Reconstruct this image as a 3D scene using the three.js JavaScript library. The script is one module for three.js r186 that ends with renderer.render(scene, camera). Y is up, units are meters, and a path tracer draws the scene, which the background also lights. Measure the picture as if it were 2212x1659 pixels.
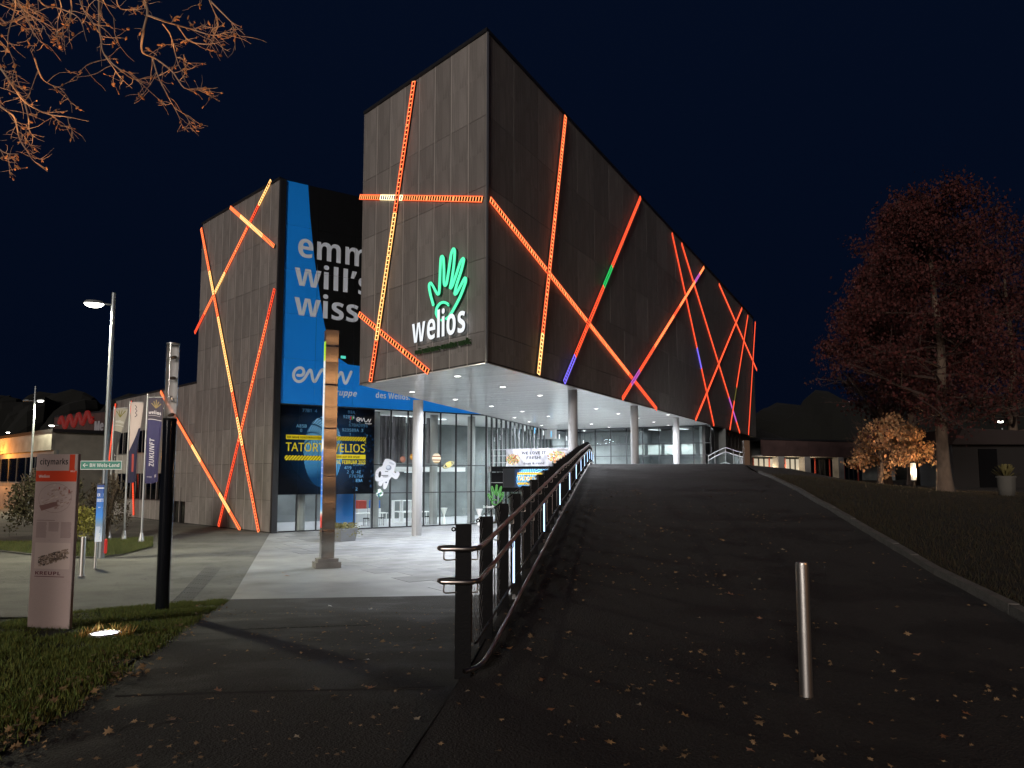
import * as THREE from 'three';
import { mergeGeometries } from 'three/addons/utils/BufferGeometryUtils.js';
import { TextGeometry } from 'three/addons/geometries/TextGeometry.js';
import { FontLoader } from 'three/addons/loaders/FontLoader.js';
import { RectAreaLightUniformsLib } from 'three/addons/lights/RectAreaLightUniformsLib.js';

// ---------------------------------------------------------------- camera, sky, moon, exposure
const scene = new THREE.Scene();
const EYE = 1.65, F = 1600, PITCH = THREE.MathUtils.degToRad(5.15);
const CY = 1030 - F * Math.tan(PITCH);                 // optical centre, in a 2212 x 1659 frame
const camera = new THREE.PerspectiveCamera(2 * Math.atan(829.5 / F) * 180 / Math.PI, 2212 / 1659, 0.1, 900);
camera.position.set(0, EYE, 0);
camera.rotation.set(PITCH, 0, 0);
camera.setViewOffset(2212, 1659, 0, 829.5 - CY, 2212, 1659);
const renderer = new THREE.WebGLRenderer();
renderer.toneMapping = THREE.LinearToneMapping;
renderer.toneMappingExposure = 1;
renderer.shadowMap.enabled = true;
RectAreaLightUniformsLib.init();
{
  const w = 64, h = 32, d = new Float32Array(w * h * 4);
  for (let j = 0; j < h; j++) for (let i = 0; i < w; i++) {
    const el = ((j + 0.5) / h - 0.5) * 180, k = (j * w + i) * 4;
    const t = THREE.MathUtils.smoothstep(el, -5, 45);
    d[k] = 0.0010 + 0.0004 * t; d[k + 1] = 0.0030 + 0.0010 * t; d[k + 2] = 0.0100 + 0.0036 * t; d[k + 3] = 1;
  }
  const sky = new THREE.DataTexture(d, w, h, THREE.RGBAFormat, THREE.FloatType);
  sky.mapping = THREE.EquirectangularReflectionMapping; sky.magFilter = THREE.LinearFilter; sky.needsUpdate = true;
  scene.background = sky; scene.environment = sky;
}
const moon = new THREE.DirectionalLight(0xfff2e8, 1.5);
moon.name = 'moon'; moon.position.set(-34, 24, 60); moon.target.position.set(0, 4, -35);
moon.castShadow = true; moon.shadow.radius = 22;
Object.assign(moon.shadow.camera, { left: -70, right: 70, top: 60, bottom: -40, near: 1, far: 260 });
scene.add(moon, moon.target);

// ---------------------------------------------------------------- helpers
const V = (x, y, z) => new THREE.Vector3(x, y, z);
let seed = 20231;
const rnd = () => { seed = (seed * 1664525 + 1013904223) >>> 0; return seed / 4294967296; };
const rr = (a, b) => a + (b - a) * rnd();
const PLAZA = -1.45, SOFFIT = 5.72, ROOF = 18.3, DECK = 2.32, LOWROOF = 7.85;
function ray(u, v) {                                    // survey ray of a point of the photograph
  const x = (u - 1106) / F, y = -(v - CY) / F, c = Math.cos(PITCH), s = Math.sin(PITCH);
  return V(x, y * c + s, -(c - y * s));
}
const onY = (u, v, y) => { const d = ray(u, v); return V(0, EYE, 0).addScaledVector(d, (y - EYE) / d.y); };
const atD = (u, v, D) => { const d = ray(u, v); return V(0, EYE, 0).addScaledVector(d, D / -d.z); };
function onSurf(u, v, h) {                              // first meeting with a height field h(x, D)
  const d = ray(u, v); let t = 1.5;
  for (; t < 300; t += 0.02) { const p = V(0, EYE, 0).addScaledVector(d, t); if (p.y <= h(p.x, -p.z)) return p; }
  return V(0, EYE, 0).addScaledVector(d, t);
}
// profiles of the ground
const ss = THREE.MathUtils.smoothstep, lerp = THREE.MathUtils.lerp;
const pl = (pts, D) => { if (D <= pts[0][0]) return pts[0][1]; for (let i = 1; i < pts.length; i++) if (D <= pts[i][0]) return lerp(pts[i - 1][1], pts[i][1], (D - pts[i - 1][0]) / (pts[i][0] - pts[i - 1][0])); return pts[pts.length - 1][1]; };
const LP = [[4.2, 0], [6, -0.07], [8, -0.25], [17, -1.28], [18.6, -1.42], [20, PLAZA]];
const RP = [[4.5, 0], [6.5, 0.06], [17.5, 0.90], [18.9, 0.975], [27.8, 1.63], [29.2, 1.70], [37.6, 2.26], [39.4, DECK]];
const gL = (x, D) => pl(LP, D), gR = (x, D) => pl(RP, D);
const railX = (D) => 0.133 * D - 1.2;
const kerbPts = [[2330, 1420], [2212, 1345], [2120, 1298], [2020, 1247], [1935, 1194], [1855, 1145], [1785, 1100], [1720, 1061], [1680, 1042]].map(([u, v]) => { const p = onSurf(u, v, gR); return [-p.z, p.x]; });
const kerbTable = [[-8, kerbPts[0][1] - 1.0], ...kerbPts, [33, 10.6], [39.5, 12.2], [60, 16.6], [120, 30]];
const kerbX = (D) => pl(kerbTable, D);
const farLawn = [[4, 0], [12, 0.55], [22, 1.0], [40, 1.15], [120, 1.2]];
const gLawn = (x, D) => lerp(gR(x, D), pl(farLawn, D), ss(x - kerbX(D), 0.3, 8)) + 0.03 * Math.sin(x * 0.9) * Math.sin(D * 0.7) * ss(x - kerbX(D), 0.3, 2);

const used = {};
function numbered(n) { const k = used[n] = (used[n] ?? -1) + 1; return k ? n + '_' + String(k).padStart(3, '0') : n; }
function tag(o, label, category, group, kind) {
  if (label) o.userData.label = label;
  if (category) o.userData.category = category;
  if (group) o.userData.group = group;
  if (kind) o.userData.kind = kind;
  return o;
}
function shadow(m) { m.castShadow = true; m.receiveShadow = true; return m; }
function thing(name, label, category, p, turn = 0, group) {
  const o = new THREE.Group(); o.name = numbered(name); o.position.copy(p); o.rotation.y = turn; scene.add(o);
  return tag(o, label, category, group);
}
function part(parent, name, geo, mat, x = 0, y = 0, z = 0, rx = 0, ry = 0, rz = 0) {
  const m = shadow(new THREE.Mesh(geo, mat)); m.name = name; m.position.set(x, y, z); m.rotation.set(rx, ry, rz); parent.add(m); return m;
}
function solo(name, label, category, geo, mat, p, turn = 0, group, kind) {
  const m = shadow(new THREE.Mesh(geo, mat)); m.name = numbered(name); m.position.copy(p); m.rotation.y = turn; scene.add(m);
  return tag(m, label, category, group, kind);
}
const structure = (name, geo, mat, p = V(0, 0, 0)) => solo(name, null, null, geo, mat, p, 0, null, 'structure');
function clone(o, p, turn, label, group) {
  const c = o.clone(); c.name = numbered(o.name.replace(/_\d+$/, '')); c.userData = { ...o.userData };
  if (p) c.position.copy(p); if (turn !== undefined && turn !== null) c.rotation.y = turn;
  if (label) c.userData.label = label; if (group) c.userData.group = group;
  scene.add(c); return c;
}
const boxes = new Map();
function box(w, h, d) {                                 // box with uv in metres
  const key = [w, h, d].map((x) => x.toFixed(3)).join();
  if (boxes.has(key)) return boxes.get(key);
  const g = new THREE.BoxGeometry(w, h, d), p = g.attributes.position, n = g.attributes.normal, uv = g.attributes.uv;
  for (let i = 0; i < p.count; i++) {
    const ax = Math.abs(n.getX(i)), ay = Math.abs(n.getY(i));
    if (ax > 0.5) uv.setXY(i, p.getZ(i), p.getY(i)); else if (ay > 0.5) uv.setXY(i, p.getX(i), p.getZ(i)); else uv.setXY(i, p.getX(i), p.getY(i));
  }
  boxes.set(key, g); return g;
}
const bx = (w, h, d, x, y, z, ry = 0) => { const g = new THREE.BoxGeometry(w, h, d); if (ry) g.rotateY(ry); return g.translate(x, y, z); };
const cyl = (r0, r1, h, n = 20) => new THREE.CylinderGeometry(r1, r0, h, n).translate(0, h / 2, 0);
function tube(pts, r, seg = 0, rad = 8, closed = false) {
  const c = new THREE.CatmullRomCurve3(pts, closed, 'catmullrom', 0.35);
  return new THREE.TubeGeometry(c, seg || pts.length * 6, r, rad, closed);
}
function bar(a, b, r, n = 6) {                          // straight round bar between two points
  const d = b.clone().sub(a), g = new THREE.CylinderGeometry(r, r, d.length(), n);
  return g.applyQuaternion(new THREE.Quaternion().setFromUnitVectors(V(0, 1, 0), d.clone().normalize())).translate((a.x + b.x) / 2, (a.y + b.y) / 2, (a.z + b.z) / 2);
}
const merge = (gs) => mergeGeometries(gs.map((g) => g.index ? g.toNonIndexed() : g), false);
// a sheet between rows of [left point, right point], each point [x, D], draped on a height field
function sheet(rows, h, lift, nS, nT) {
  const P = [], U = [], I = []; const R = [];
  for (let k = 0; k < rows.length - 1; k++) for (let t = 0; t < nT + (k === rows.length - 2 ? 1 : 0); t++) {
    const f = t / nT; R.push([0, 1].map((e) => [lerp(rows[k][e][0], rows[k + 1][e][0], f), lerp(rows[k][e][1], rows[k + 1][e][1], f)]));
  }
  for (const [a, b] of R) for (let i = 0; i <= nS; i++) {
    const x = lerp(a[0], b[0], i / nS), D = lerp(a[1], b[1], i / nS);
    P.push(x, h(x, D) + lift, -D); U.push(x, D);
  }
  const w = nS + 1;
  for (let r = 0; r < R.length - 1; r++) for (let i = 0; i < nS; i++) { const a = r * w + i; I.push(a, a + 1, a + w, a + 1, a + w + 1, a + w); }
  const g = new THREE.BufferGeometry();
  g.setAttribute('position', new THREE.Float32BufferAttribute(P, 3)); g.setAttribute('uv', new THREE.Float32BufferAttribute(U, 2)); g.setIndex(I); g.computeVertexNormals();
  return g;
}
// a wall from a (left as seen from outside) to b: local x runs along it, y is height, z points outwards
function frame(a, b) {
  const d = b.clone().sub(a); d.y = 0; const L = d.length(); d.normalize();
  const turn = Math.atan2(-d.z, d.x), n = V(-d.z, 0, d.x);
  return {
    a, b, L, d, n, turn,
    hit(u, v) { const r = ray(u, v), t = V(a.x, EYE, a.z).sub(V(0, EYE, 0)).dot(n) / r.dot(n), p = V(0, EYE, 0).addScaledVector(r, t); return { x: p.clone().sub(a).setY(0).dot(d), y: p.y, p }; },
    at(x, y, z = 0) { return V(a.x, y, a.z).addScaledVector(d, x).addScaledVector(n, z); },
    group(owner, name) { const g = new THREE.Group(); g.name = name; g.position.set(a.x, 0, a.z).sub(owner.position); g.rotation.y = turn; owner.add(g); return g; },
  };
}
// ---------------------------------------------------------------- textures
function hash(x, y) { let h = (x * 374761393 + y * 668265263) | 0; h = (h ^ (h >>> 13)) * 1274126177 | 0; return ((h ^ (h >>> 16)) >>> 0) / 4294967296; }
function vnoise(x, y, p) { const xi = Math.floor(x), yi = Math.floor(y), fx = x - xi, fy = y - yi, s = fx * fx * (3 - 2 * fx), t = fy * fy * (3 - 2 * fy), w = (a) => ((a % p) + p) % p;
  return lerp(lerp(hash(w(xi), w(yi)), hash(w(xi + 1), w(yi)), s), lerp(hash(w(xi), w(yi + 1)), hash(w(xi + 1), w(yi + 1)), s), t); }
function fbm(x, y, p, o) { let a = 0, s = 0, k = 1; for (let i = 0; i < o; i++) { a += k * vnoise(x, y, p); s += k; x *= 2; y *= 2; p *= 2; k *= 0.55; } return a / s; }
function tex(n, metres, fn, srgb = false) {             // fn(u, v) in 0..1 -> [r, g, b]
  const d = new Uint8Array(n * n * 4);
  for (let j = 0; j < n; j++) for (let i = 0; i < n; i++) { const c = fn(i / n, j / n), k = (j * n + i) * 4; for (let q = 0; q < 3; q++) d[k + q] = Math.max(0, Math.min(255, 255 * (c.length ? c[q] : c))); d[k + 3] = 255; }
  const t = new THREE.DataTexture(d, n, n); t.wrapS = t.wrapT = THREE.RepeatWrapping; t.magFilter = THREE.LinearFilter; t.minFilter = THREE.LinearMipmapLinearFilter; t.generateMipmaps = true;
  t.repeat.set(1 / metres, 1 / metres); if (srgb) t.colorSpace = THREE.SRGBColorSpace; t.needsUpdate = true; return t;
}
function canvasTex(w, h, draw) {
  const c = document.createElement('canvas'); c.width = w; c.height = h; const g = c.getContext('2d'); draw(g, w, h);
  const t = new THREE.CanvasTexture(c); t.colorSpace = THREE.SRGBColorSpace; t.anisotropy = 8; return t;
}
const grain = tex(512, 1.6, (u, v) => { const a = fbm(u * 120, v * 120, 120, 2), b = fbm(u * 8, v * 8, 8, 4); return 0.45 + 0.38 * a + 0.32 * (b - 0.4) + (hash(Math.floor(u * 512), Math.floor(v * 512)) > 0.985 ? 0.3 : 0); });
const grainBump = tex(512, 1.1, (u, v) => fbm(u * 90, v * 90, 90, 3));
const patchy = (k) => tex(1024, 6.7, (u, v) => { const a = fbm(u * 420, v * 420, 420, 2), b = fbm(u * 5, v * 5, 5, 5), c = fbm(u * 9 + 3, v * 9 + 7, 9, 4), crack = Math.abs(fbm(u * 7 + 2, v * 7, 7, 5) - 0.5) < 0.004 ? 0.45 : 1; const damp = ss(c, 0.46, 0.68), spark = hash(Math.floor(u * 1024), Math.floor(v * 1024)) > 0.988 ? 0.35 : 0; return k ? 0.92 - 0.16 * damp : (0.34 + 0.5 * a + 0.42 * (b - 0.35) + spark) * (1 - 0.2 * damp) * crack; });
const patchMap = patchy(0), patchRough = patchy(1);
const blotch = tex(256, 7.3, (u, v) => 0.55 + 0.6 * (fbm(u * 6, v * 6, 6, 5) - 0.25));
const std = (o) => new THREE.MeshStandardMaterial(o);
const phys = (o) => new THREE.MeshPhysicalMaterial(o);
const col = (r, g, b) => new THREE.Color().setRGB(r, g, b);
const M = {};
M.asphaltDark = std({ name: 'asphalt', color: col(0.047, 0.044, 0.042), roughness: 1, map: patchMap, roughnessMap: patchRough, bumpMap: grainBump, bumpScale: 0.012 });
M.asphaltRamp = std({ name: 'ramp_asphalt', color: col(0.034, 0.031, 0.030), roughness: 1, map: patchMap, roughnessMap: patchRough, bumpMap: grainBump, bumpScale: 0.012 });
M.asphaltGrey = std({ name: 'worn_asphalt', color: col(0.185, 0.185, 0.17), roughness: 0.9, map: patchMap, bumpMap: grainBump, bumpScale: 0.010 });
M.slabs = [0.37, 0.40, 0.34, 0.385].map((a, i) => std({ name: 'paving', color: col(a * 0.97, a, a * (1.0 + 0.015 * i)), roughness: 0.55 + 0.06 * i, map: blotch, bumpMap: grainBump, bumpScale: 0.004 }));
M.concrete = std({ name: 'concrete', color: col(0.42, 0.415, 0.40), roughness: 0.85, map: blotch, bumpMap: grainBump, bumpScale: 0.004 });
M.kerb = std({ name: 'kerbstone', color: col(0.17, 0.165, 0.155), roughness: 0.85, map: grain, bumpMap: grainBump, bumpScale: 0.006 });
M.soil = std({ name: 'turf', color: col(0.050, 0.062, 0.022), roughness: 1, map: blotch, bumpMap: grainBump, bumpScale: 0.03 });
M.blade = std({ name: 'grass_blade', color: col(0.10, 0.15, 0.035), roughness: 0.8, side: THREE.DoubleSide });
// facade mesh: rows of fine slots with vertical run-off streaks
const meshMap = tex(512, 2.2, (u, v) => { const sx = (u * 64) % 1, sy = ((v * 64) + (Math.floor(u * 64) % 2) * 0.5) % 1, hole = Math.hypot((sx - 0.5) * 0.9, (sy - 0.5) * 1.6) < 0.36; const st = fbm(u * 26, v * 2, 26, 3); const k = (hole ? 0.50 : 0.86) * (0.72 + 0.5 * st); return [k, k * 0.975, k * 0.95]; });
const meshBump = tex(512, 2.2, (u, v) => { const sx = (u * 64) % 1, sy = ((v * 64) + (Math.floor(u * 64) % 2) * 0.5) % 1; return Math.hypot((sx - 0.5) * 0.9, (sy - 0.5) * 1.6) < 0.36 ? 0 : 1; });
M.panel = [1, 0.87, 1.12, 0.95].map((k) => std({ name: 'metal_mesh', color: col(0.365 * k, 0.347 * k, 0.335 * k), roughness: 0.62, metalness: 0.15, map: meshMap, bumpMap: meshBump, bumpScale: 0.012 }));
M.backing = std({ name: 'dark_backing', color: col(0.03, 0.028, 0.026), roughness: 0.9 });
M.trim = std({ name: 'dark_trim', color: col(0.035, 0.036, 0.04), roughness: 0.45, metalness: 0.5 });
M.black = phys({ name: 'black_paint', color: col(0.0035, 0.0035, 0.0042), roughness: 0.55, specularIntensity: 0.2, bumpMap: grainBump, bumpScale: 0.001 });
M.blackClad = std({ name: 'black_cladding', color: col(0.014, 0.012, 0.011), roughness: 0.5 });
M.alu = std({ name: 'aluminium', color: col(0.45, 0.46, 0.47), roughness: 0.38, metalness: 0.8 });
const brush = tex(256, 0.5, (u, v) => 0.5 + 0.5 * vnoise(u * 128, v * 3, 128));
M.steel = std({ name: 'stainless_steel', color: col(0.74, 0.72, 0.69), roughness: 0.36, metalness: 1, bumpMap: brush, bumpScale: 0.0006 });
M.rail = std({ name: 'handrail_steel', color: col(0.46, 0.41, 0.38), roughness: 0.3, metalness: 1 });
M.soffit = [0.90, 0.87, 0.91].map((k) => std({ name: 'soffit_white', color: col(k, k, k * 1.0), roughness: 0.14 }));
M.column = std({ name: 'column_plaster', color: col(0.47, 0.47, 0.475), roughness: 0.7, map: blotch });
M.white = std({ name: 'white_paint', color: col(0.78, 0.78, 0.77), roughness: 0.5 });
M.glass = phys({ name: 'clear_glass', color: col(0.86, 0.92, 0.90), roughness: 0.02, transmission: 1, thickness: 0, ior: 1.5 });
M.darkGlass = phys({ name: 'tinted_glass', color: col(0.30, 0.34, 0.36), roughness: 0.02, transmission: 1, thickness: 0, ior: 1.6 });
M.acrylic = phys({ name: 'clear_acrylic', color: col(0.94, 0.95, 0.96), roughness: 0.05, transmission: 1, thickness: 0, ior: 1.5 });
M.interior = std({ name: 'interior_wall', color: col(0.22, 0.24, 0.24), roughness: 0.8, map: blotch });
M.floor = std({ name: 'interior_floor', color: col(0.5, 0.5, 0.52), roughness: 0.35 });
const glow = (r, g, b, k = 1) => std({ name: 'lit', color: col(0.02, 0.02, 0.02), emissive: col(r, g, b), emissiveIntensity: k, roughness: 0.5 });
M.lampGlow = glow(1, 0.97, 0.86, 14);
M.downGlow = glow(1, 0.97, 0.95, 10);
M.ledWhite = glow(0.50, 0.70, 1, 2.4);
M.bark = std({ name: 'bark', color: col(0.17, 0.12, 0.085), roughness: 0.95, map: tex(256, 0.8, (u, v) => 0.35 + 0.75 * fbm(u * 24, v * 5, 24, 4)), bumpMap: tex(256, 0.8, (u, v) => fbm(u * 24, v * 5, 24, 4)), bumpScale: 0.03 });
M.twig = std({ name: 'twig_bark', color: col(0.36, 0.25, 0.17), roughness: 0.9 });
M.treeTwig = std({ name: 'dark_twig', color: col(0.055, 0.034, 0.027), roughness: 0.9 });
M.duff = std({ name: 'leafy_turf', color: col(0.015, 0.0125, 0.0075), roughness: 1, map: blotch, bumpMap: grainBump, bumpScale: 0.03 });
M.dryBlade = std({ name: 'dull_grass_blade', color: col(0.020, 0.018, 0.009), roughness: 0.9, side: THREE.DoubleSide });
M.sealant = std({ name: 'bitumen', color: col(0.018, 0.017, 0.017), roughness: 1 });
const font = await new FontLoader().loadAsync('fonts/droid/droid_sans_regular.typeface.json');
const fontBold = await new FontLoader().loadAsync('fonts/droid/droid_sans_bold.typeface.json');

// ---------------------------------------------------------------- ground
const gp = (u, v) => { const p = onSurf(u, v, gL); return [p.x, -p.z]; };
structure('ground', sheet([[[-160, -30], [railX(-30), -30]], [[-160, 4], [railX(4), 4]], [[-160, 20], [railX(20), 20]], [[-160, 60], [4, 60]], [[-160, 420], [4, 420]]], (x, D) => gL(x, D), -0.03, 30, 24), M.soil);
structure('far_ground', sheet([[[4, 46.5], [60, 46.5]], [[4, 420], [220, 420]]], (x, D) => 0.4, 0, 4, 4), M.soil);
// dark asphalt footpath on the left of the railing
const vergeLow = [[-420, 1659 + 170], [-180, 1745], [0, 1640], [60, 1598], [150, 1530], [240, 1470], [310, 1418], [380, 1370], [430, 1335], [482, 1301]].map(([u, v]) => gp(u, v));
const pathRows = [[[-9, -8], [railX(-8), -8]], [[-7.5, -1], [railX(-1), -1]], [[-6.2, 2], [railX(2), 2]], ...vergeLow.filter((p) => p[1] > 2.6).map((p) => [p, [railX(Math.min(p[1] * 1.02, 20)), Math.min(p[1] * 1.02, 20)]])];
pathRows.push([[-7.15, 18.95], [railX(20.1), 20.1]]);
structure('footpath', sheet(pathRows, gL, 0.012, 16, 8), M.asphaltDark);
// asphalt ramp climbing to the upper deck
const rampRows = [-8, -2, 2, 4.5, 6.5, 9, 12, 17.5, 18.9, 23, 27.8, 29.2, 33, 37.8, 39.4].map((D) => [[railX(D), D], [kerbX(D), D]]);
structure('ramp', sheet(rampRows, gR, 0.014, 14, 5), M.asphaltRamp);
structure('ramp_deck', sheet([[[railX(39.4), 39.4], [kerbX(39.4), 39.4]], [[railX(46.5), 46.5], [14.2, 46.5]], [[3.0, 65.5], [16.2, 58.6]]], gR, 0.010, 10, 8), M.concrete);
{ // the ramp's side wall towards the plaza
  const g = []; for (let D = 4; D < 46; D += 2) { const a = railX(D), b = railX(D + 2), t0 = gR(0, D) + 0.012, t1 = gR(0, D + 2) + 0.012; const q = new THREE.BufferGeometry();
    q.setAttribute('position', new THREE.Float32BufferAttribute([a - .012, PLAZA - .1, -D, b - .012, PLAZA - .1, -D - 2, b - .012, t1, -D - 2, a - .012, t0, -D, a, t0, -D, b, t1, -D - 2], 3)); q.setIndex([0, 3, 1, 1, 3, 2, 3, 4, 5, 3, 5, 2]);
    q.setAttribute('uv', new THREE.Float32BufferAttribute([D, 0, D + 2, 0, D + 2, 3, D, 3, D, 3.1, D + 2, 3.1], 2)); q.computeVertexNormals(); g.push(q); }
  structure('ramp_wall', merge(g), M.asphaltDark);
}
// grey road and forecourt on the left
const vergeTop = [[-420, 1430], [-160, 1375], [0, 1352], [60, 1344], [160, 1326], [250, 1317], [330, 1310], [400, 1303], [474, 1299]].map(([u, v]) => gp(u, v));
const roadRows = vergeTop.map((p) => [p, [p[0] * 1.0 + 0, p[1]]]);
structure('road', sheet([[[-90, 4], [-4.6, 14.5]], [[-90, 9], [-6.6, 18.9]], [[-90, 20], [-6.2, 21.5]], [[-90, 46], [-11.5, 41.3]], [[-90, 60], [-32, 60]], [[-110, 110], [-60, 110]]], (x, D) => gL(x, D), 0.004, 26, 12), M.asphaltGrey);
structure('verge_base', sheet([[vergeLow[0], vergeTop[0]], [vergeLow[2], vergeTop[2]], [vergeLow[4], vergeTop[4]], [vergeLow[5], vergeTop[5]], [vergeLow[6], vergeTop[6]], [vergeLow[8], vergeTop[7]], [vergeLow[9], vergeTop[8]]], gL, 0.035, 10, 6), M.soil);
{ // paving slabs of the lit forecourt
  const a = V(-7.05, 0, -18.95), fr = frame(V(-13.34, 0, -41.27), V(-1.7, 0, -49.2));
  structure('plaza', sheet([[[-7.07, 18.94], [railX(20.1) - .12, 20.1]], [[-8.7, 24.75], [railX(28) - .12, 28]], [[-13.34, 41.27], [railX(40) - .12, 40]], [[-1.7, 49.2], [railX(49.3) - .2, 49.3]]], gL, 0.008, 10, 6), M.slabs[0]);
  const plaza = thing('plaza_paving', null, null, V(0, 0, 0)); plaza.userData.kind = 'structure';
  const sl = box(1.49, 0.04, 1.19); let n = 0;
  for (let i = 0; i < 14; i++) for (let j = 1; j < 24; j++) {
    const p = fr.at(i * 1.5 - 1.5 + (j % 2) * 0.75, 0, j * 1.2 - 0.6), D = -p.z;
    const left = lerp(-7.07, -13.34, (D - 18.94) / 22.33) + 0.95, right = railX(D) - 1.05, front = 18.94 + 0.15 * (p.x + 7.07) + 0.95;
    if (D < front || p.x < left || p.x > right || n >= 295) continue;
    n++; const m = part(plaza, 'paving_slab', sl, M.slabs[(i * 7 + j * 5 + (i * j) % 3) % 4], p.x, gL(p.x, D) - 0.007 + 0.003 * rnd(), p.z, 0.002 * (rnd() - .5), fr.turn, 0.002 * (rnd() - .5)); m.castShadow = false;
  }
}
// lawn on the right of the ramp
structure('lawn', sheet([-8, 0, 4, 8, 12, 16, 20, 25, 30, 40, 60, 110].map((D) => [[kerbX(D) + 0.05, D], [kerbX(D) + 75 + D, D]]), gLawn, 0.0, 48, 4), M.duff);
{
  const k = thing('kerb', null, null, V(0, 0, 0)); k.userData.kind = 'structure';
  for (let D = 4.2; D < 30; D += 0.98) {
    const a = V(kerbX(D), gR(0, D), -D), b = V(kerbX(D + 0.96), gR(0, D + 0.96), -D - 0.96), d = b.clone().sub(a);
    part(k, 'kerbstone', box(0.11, 0.22, 0.99), M.kerb, (a.x + b.x) / 2 + 0.07, (a.y + b.y) / 2 - 0.01 + 0.012 * rnd(), (a.z + b.z) / 2, Math.atan2(d.y, Math.hypot(d.x, d.z)), Math.atan2(-d.x, -d.z), 0.02 * (rnd() - .5));
  }
}
{ // ribbed tactile strip in the road
  const c = [gp(367, 1301), gp(411.7, 1301), gp(478.7, 1226.5), gp(446, 1222)], g = [];
  for (let i = 0; i < 7; i++) { const f = (i + .5) / 7, w = 0.032; for (let s = 0; s < 9; s++) { const q = [s / 9, (s + .88) / 9].map((t) => [lerp(lerp(c[0][0], c[3][0], t), lerp(c[1][0], c[2][0], t), f), lerp(lerp(c[0][1], c[3][1], t), lerp(c[1][1], c[2][1], t), f)]);
    const L = Math.hypot(q[1][0] - q[0][0], q[1][1] - q[0][1]); const y0 = gL(0, q[0][1]), y1 = gL(0, q[1][1]); const b = new THREE.BoxGeometry(w, 0.012, L); b.rotateX(Math.atan2(y1 - y0, L)); b.rotateY(Math.atan2(-(q[1][0] - q[0][0]), q[1][1] - q[0][1])); b.translate((q[0][0] + q[1][0]) / 2, (y0 + y1) / 2 + 0.014, -(q[0][1] + q[1][1]) / 2); g.push(b); } }
  structure('tactile_strip', merge(g), M.kerb);
}
// seams of the footpath: sealed joints
{ const g = []; for (const [u0, v0, u1, v1] of [[250, 1508, 960, 1489], [520, 1362, 800, 1352]]) { const a = gp(u0, v0), b = gp(u1, v1); for (let i = 0; i < 12; i++) { const p = [0, 1].map((e) => { const t = (i + e) / 12; const x = lerp(a[0], b[0], t), D = lerp(a[1], b[1], t); return V(x, gL(x, D) + 0.0165, -D); }); const L = p[0].distanceTo(p[1]); g.push(new THREE.BoxGeometry(L * 1.02, 0.004, 0.035).rotateY(Math.atan2(-(p[1].z - p[0].z), p[1].x - p[0].x)).translate((p[0].x + p[1].x) / 2, (p[0].y + p[1].y) / 2, (p[0].z + p[1].z) / 2)); } }
  structure('path_joint', merge(g), M.sealant); }

// ---------------------------------------------------------------- the building
const A = onY(1050, 785, SOFFIT), B = onY(778, 832, SOFFIT), C = onY(1634, 945, SOFFIT);
const G0 = V(-13.343, 0, -41.265), G1 = V(-1.70, 0, -49.2), S1 = V(3.4, 0, -65.05), K1 = V(15.65, 0, -58.25);
const wd = onY(380, 1129, PLAZA).sub(G0).setY(0).normalize();
const W1 = G0.clone().addScaledVector(wd, 10.85), W2 = G0.clone().addScaledVector(wd, 27.2);
const fNarrow = frame(B, A), fLong = frame(A, C), fWing = frame(W1, G0), fLow = frame(W2, W1), fGlass = frame(G0, G1), fSide = frame(G1, S1), fBack = frame(S1, K1);
const hall = thing('science_center', 'large angular science museum of grey metal mesh with white soffit over its forecourt', 'building', V(A.x, PLAZA, A.z));
const inner = (f, x, z) => f.at(x, 0, z);
function prism(pts, y0, y1) {                            // closed solid over a plan polygon of Vector3
  const g = new THREE.ExtrudeGeometry(new THREE.Shape(pts.map((p) => new THREE.Vector2(p.x, -p.z))), { depth: y1 - y0, bevelEnabled: false });
  return g.rotateX(-Math.PI / 2).translate(0, y0, 0);
}
const off = hall.position;
const solid = (name, pts, y0, y1, m) => part(hall, name, prism(pts, y0, y1), m, -off.x, -off.y, -off.z);
const far1 = V(18.5, 0, -84);
const inset = (f, x, z) => inner(f, x, -z);
// volumes behind the panels
solid('tower_core', [inset(fNarrow, .12, .1), inset(fNarrow, fNarrow.L - .16, .1), inset(fLong, fLong.L - .1, .1), far1, S1, G1, inset(fNarrow, .1, .3)], SOFFIT + .12, ROOF - .1, M.backing);
solid('wing_core', [inset(fWing, .05, .1), inset(fWing, fWing.L - .06, .1), inset(fGlass, 14.0, 6.5), inset(fWing, .05, 14)], DECK + 3.6, ROOF + .25, M.backing);
solid('wing_wall', [inset(fWing, .05, .1), inset(fWing, fWing.L - .06, .1), inset(fWing, fWing.L - .06, .35), inset(fWing, .05, .35)], PLAZA, DECK + 3.6, M.backing);
solid('low_wing_core', [inset(fLow, .05, .1), inset(fLow, fLow.L, .1), inset(fLow, fLow.L, 12), inset(fLow, .05, 12)], PLAZA, LOWROOF - .1, M.backing);
solid('roof', [inner(fNarrow, -.05, .06), inner(fNarrow, fNarrow.L + .05, .06), inner(fLong, fLong.L + .05, .06), far1, S1, G1], ROOF, ROOF + .14, M.trim);
solid('wing_roof', [inner(fWing, -.06, .06), inner(fWing, fWing.L + .04, .06), inset(fGlass, 14.0, 6.4), inset(fWing, -.06, 14)], ROOF + .4, ROOF + .54, M.trim);
solid('low_wing_roof', [inner(fLow, -.06, .06), inner(fLow, fLow.L, .06), inset(fLow, fLow.L, 12), inset(fLow, -.06, 12)], LOWROOF, LOWROOF + .12, M.trim);
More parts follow.
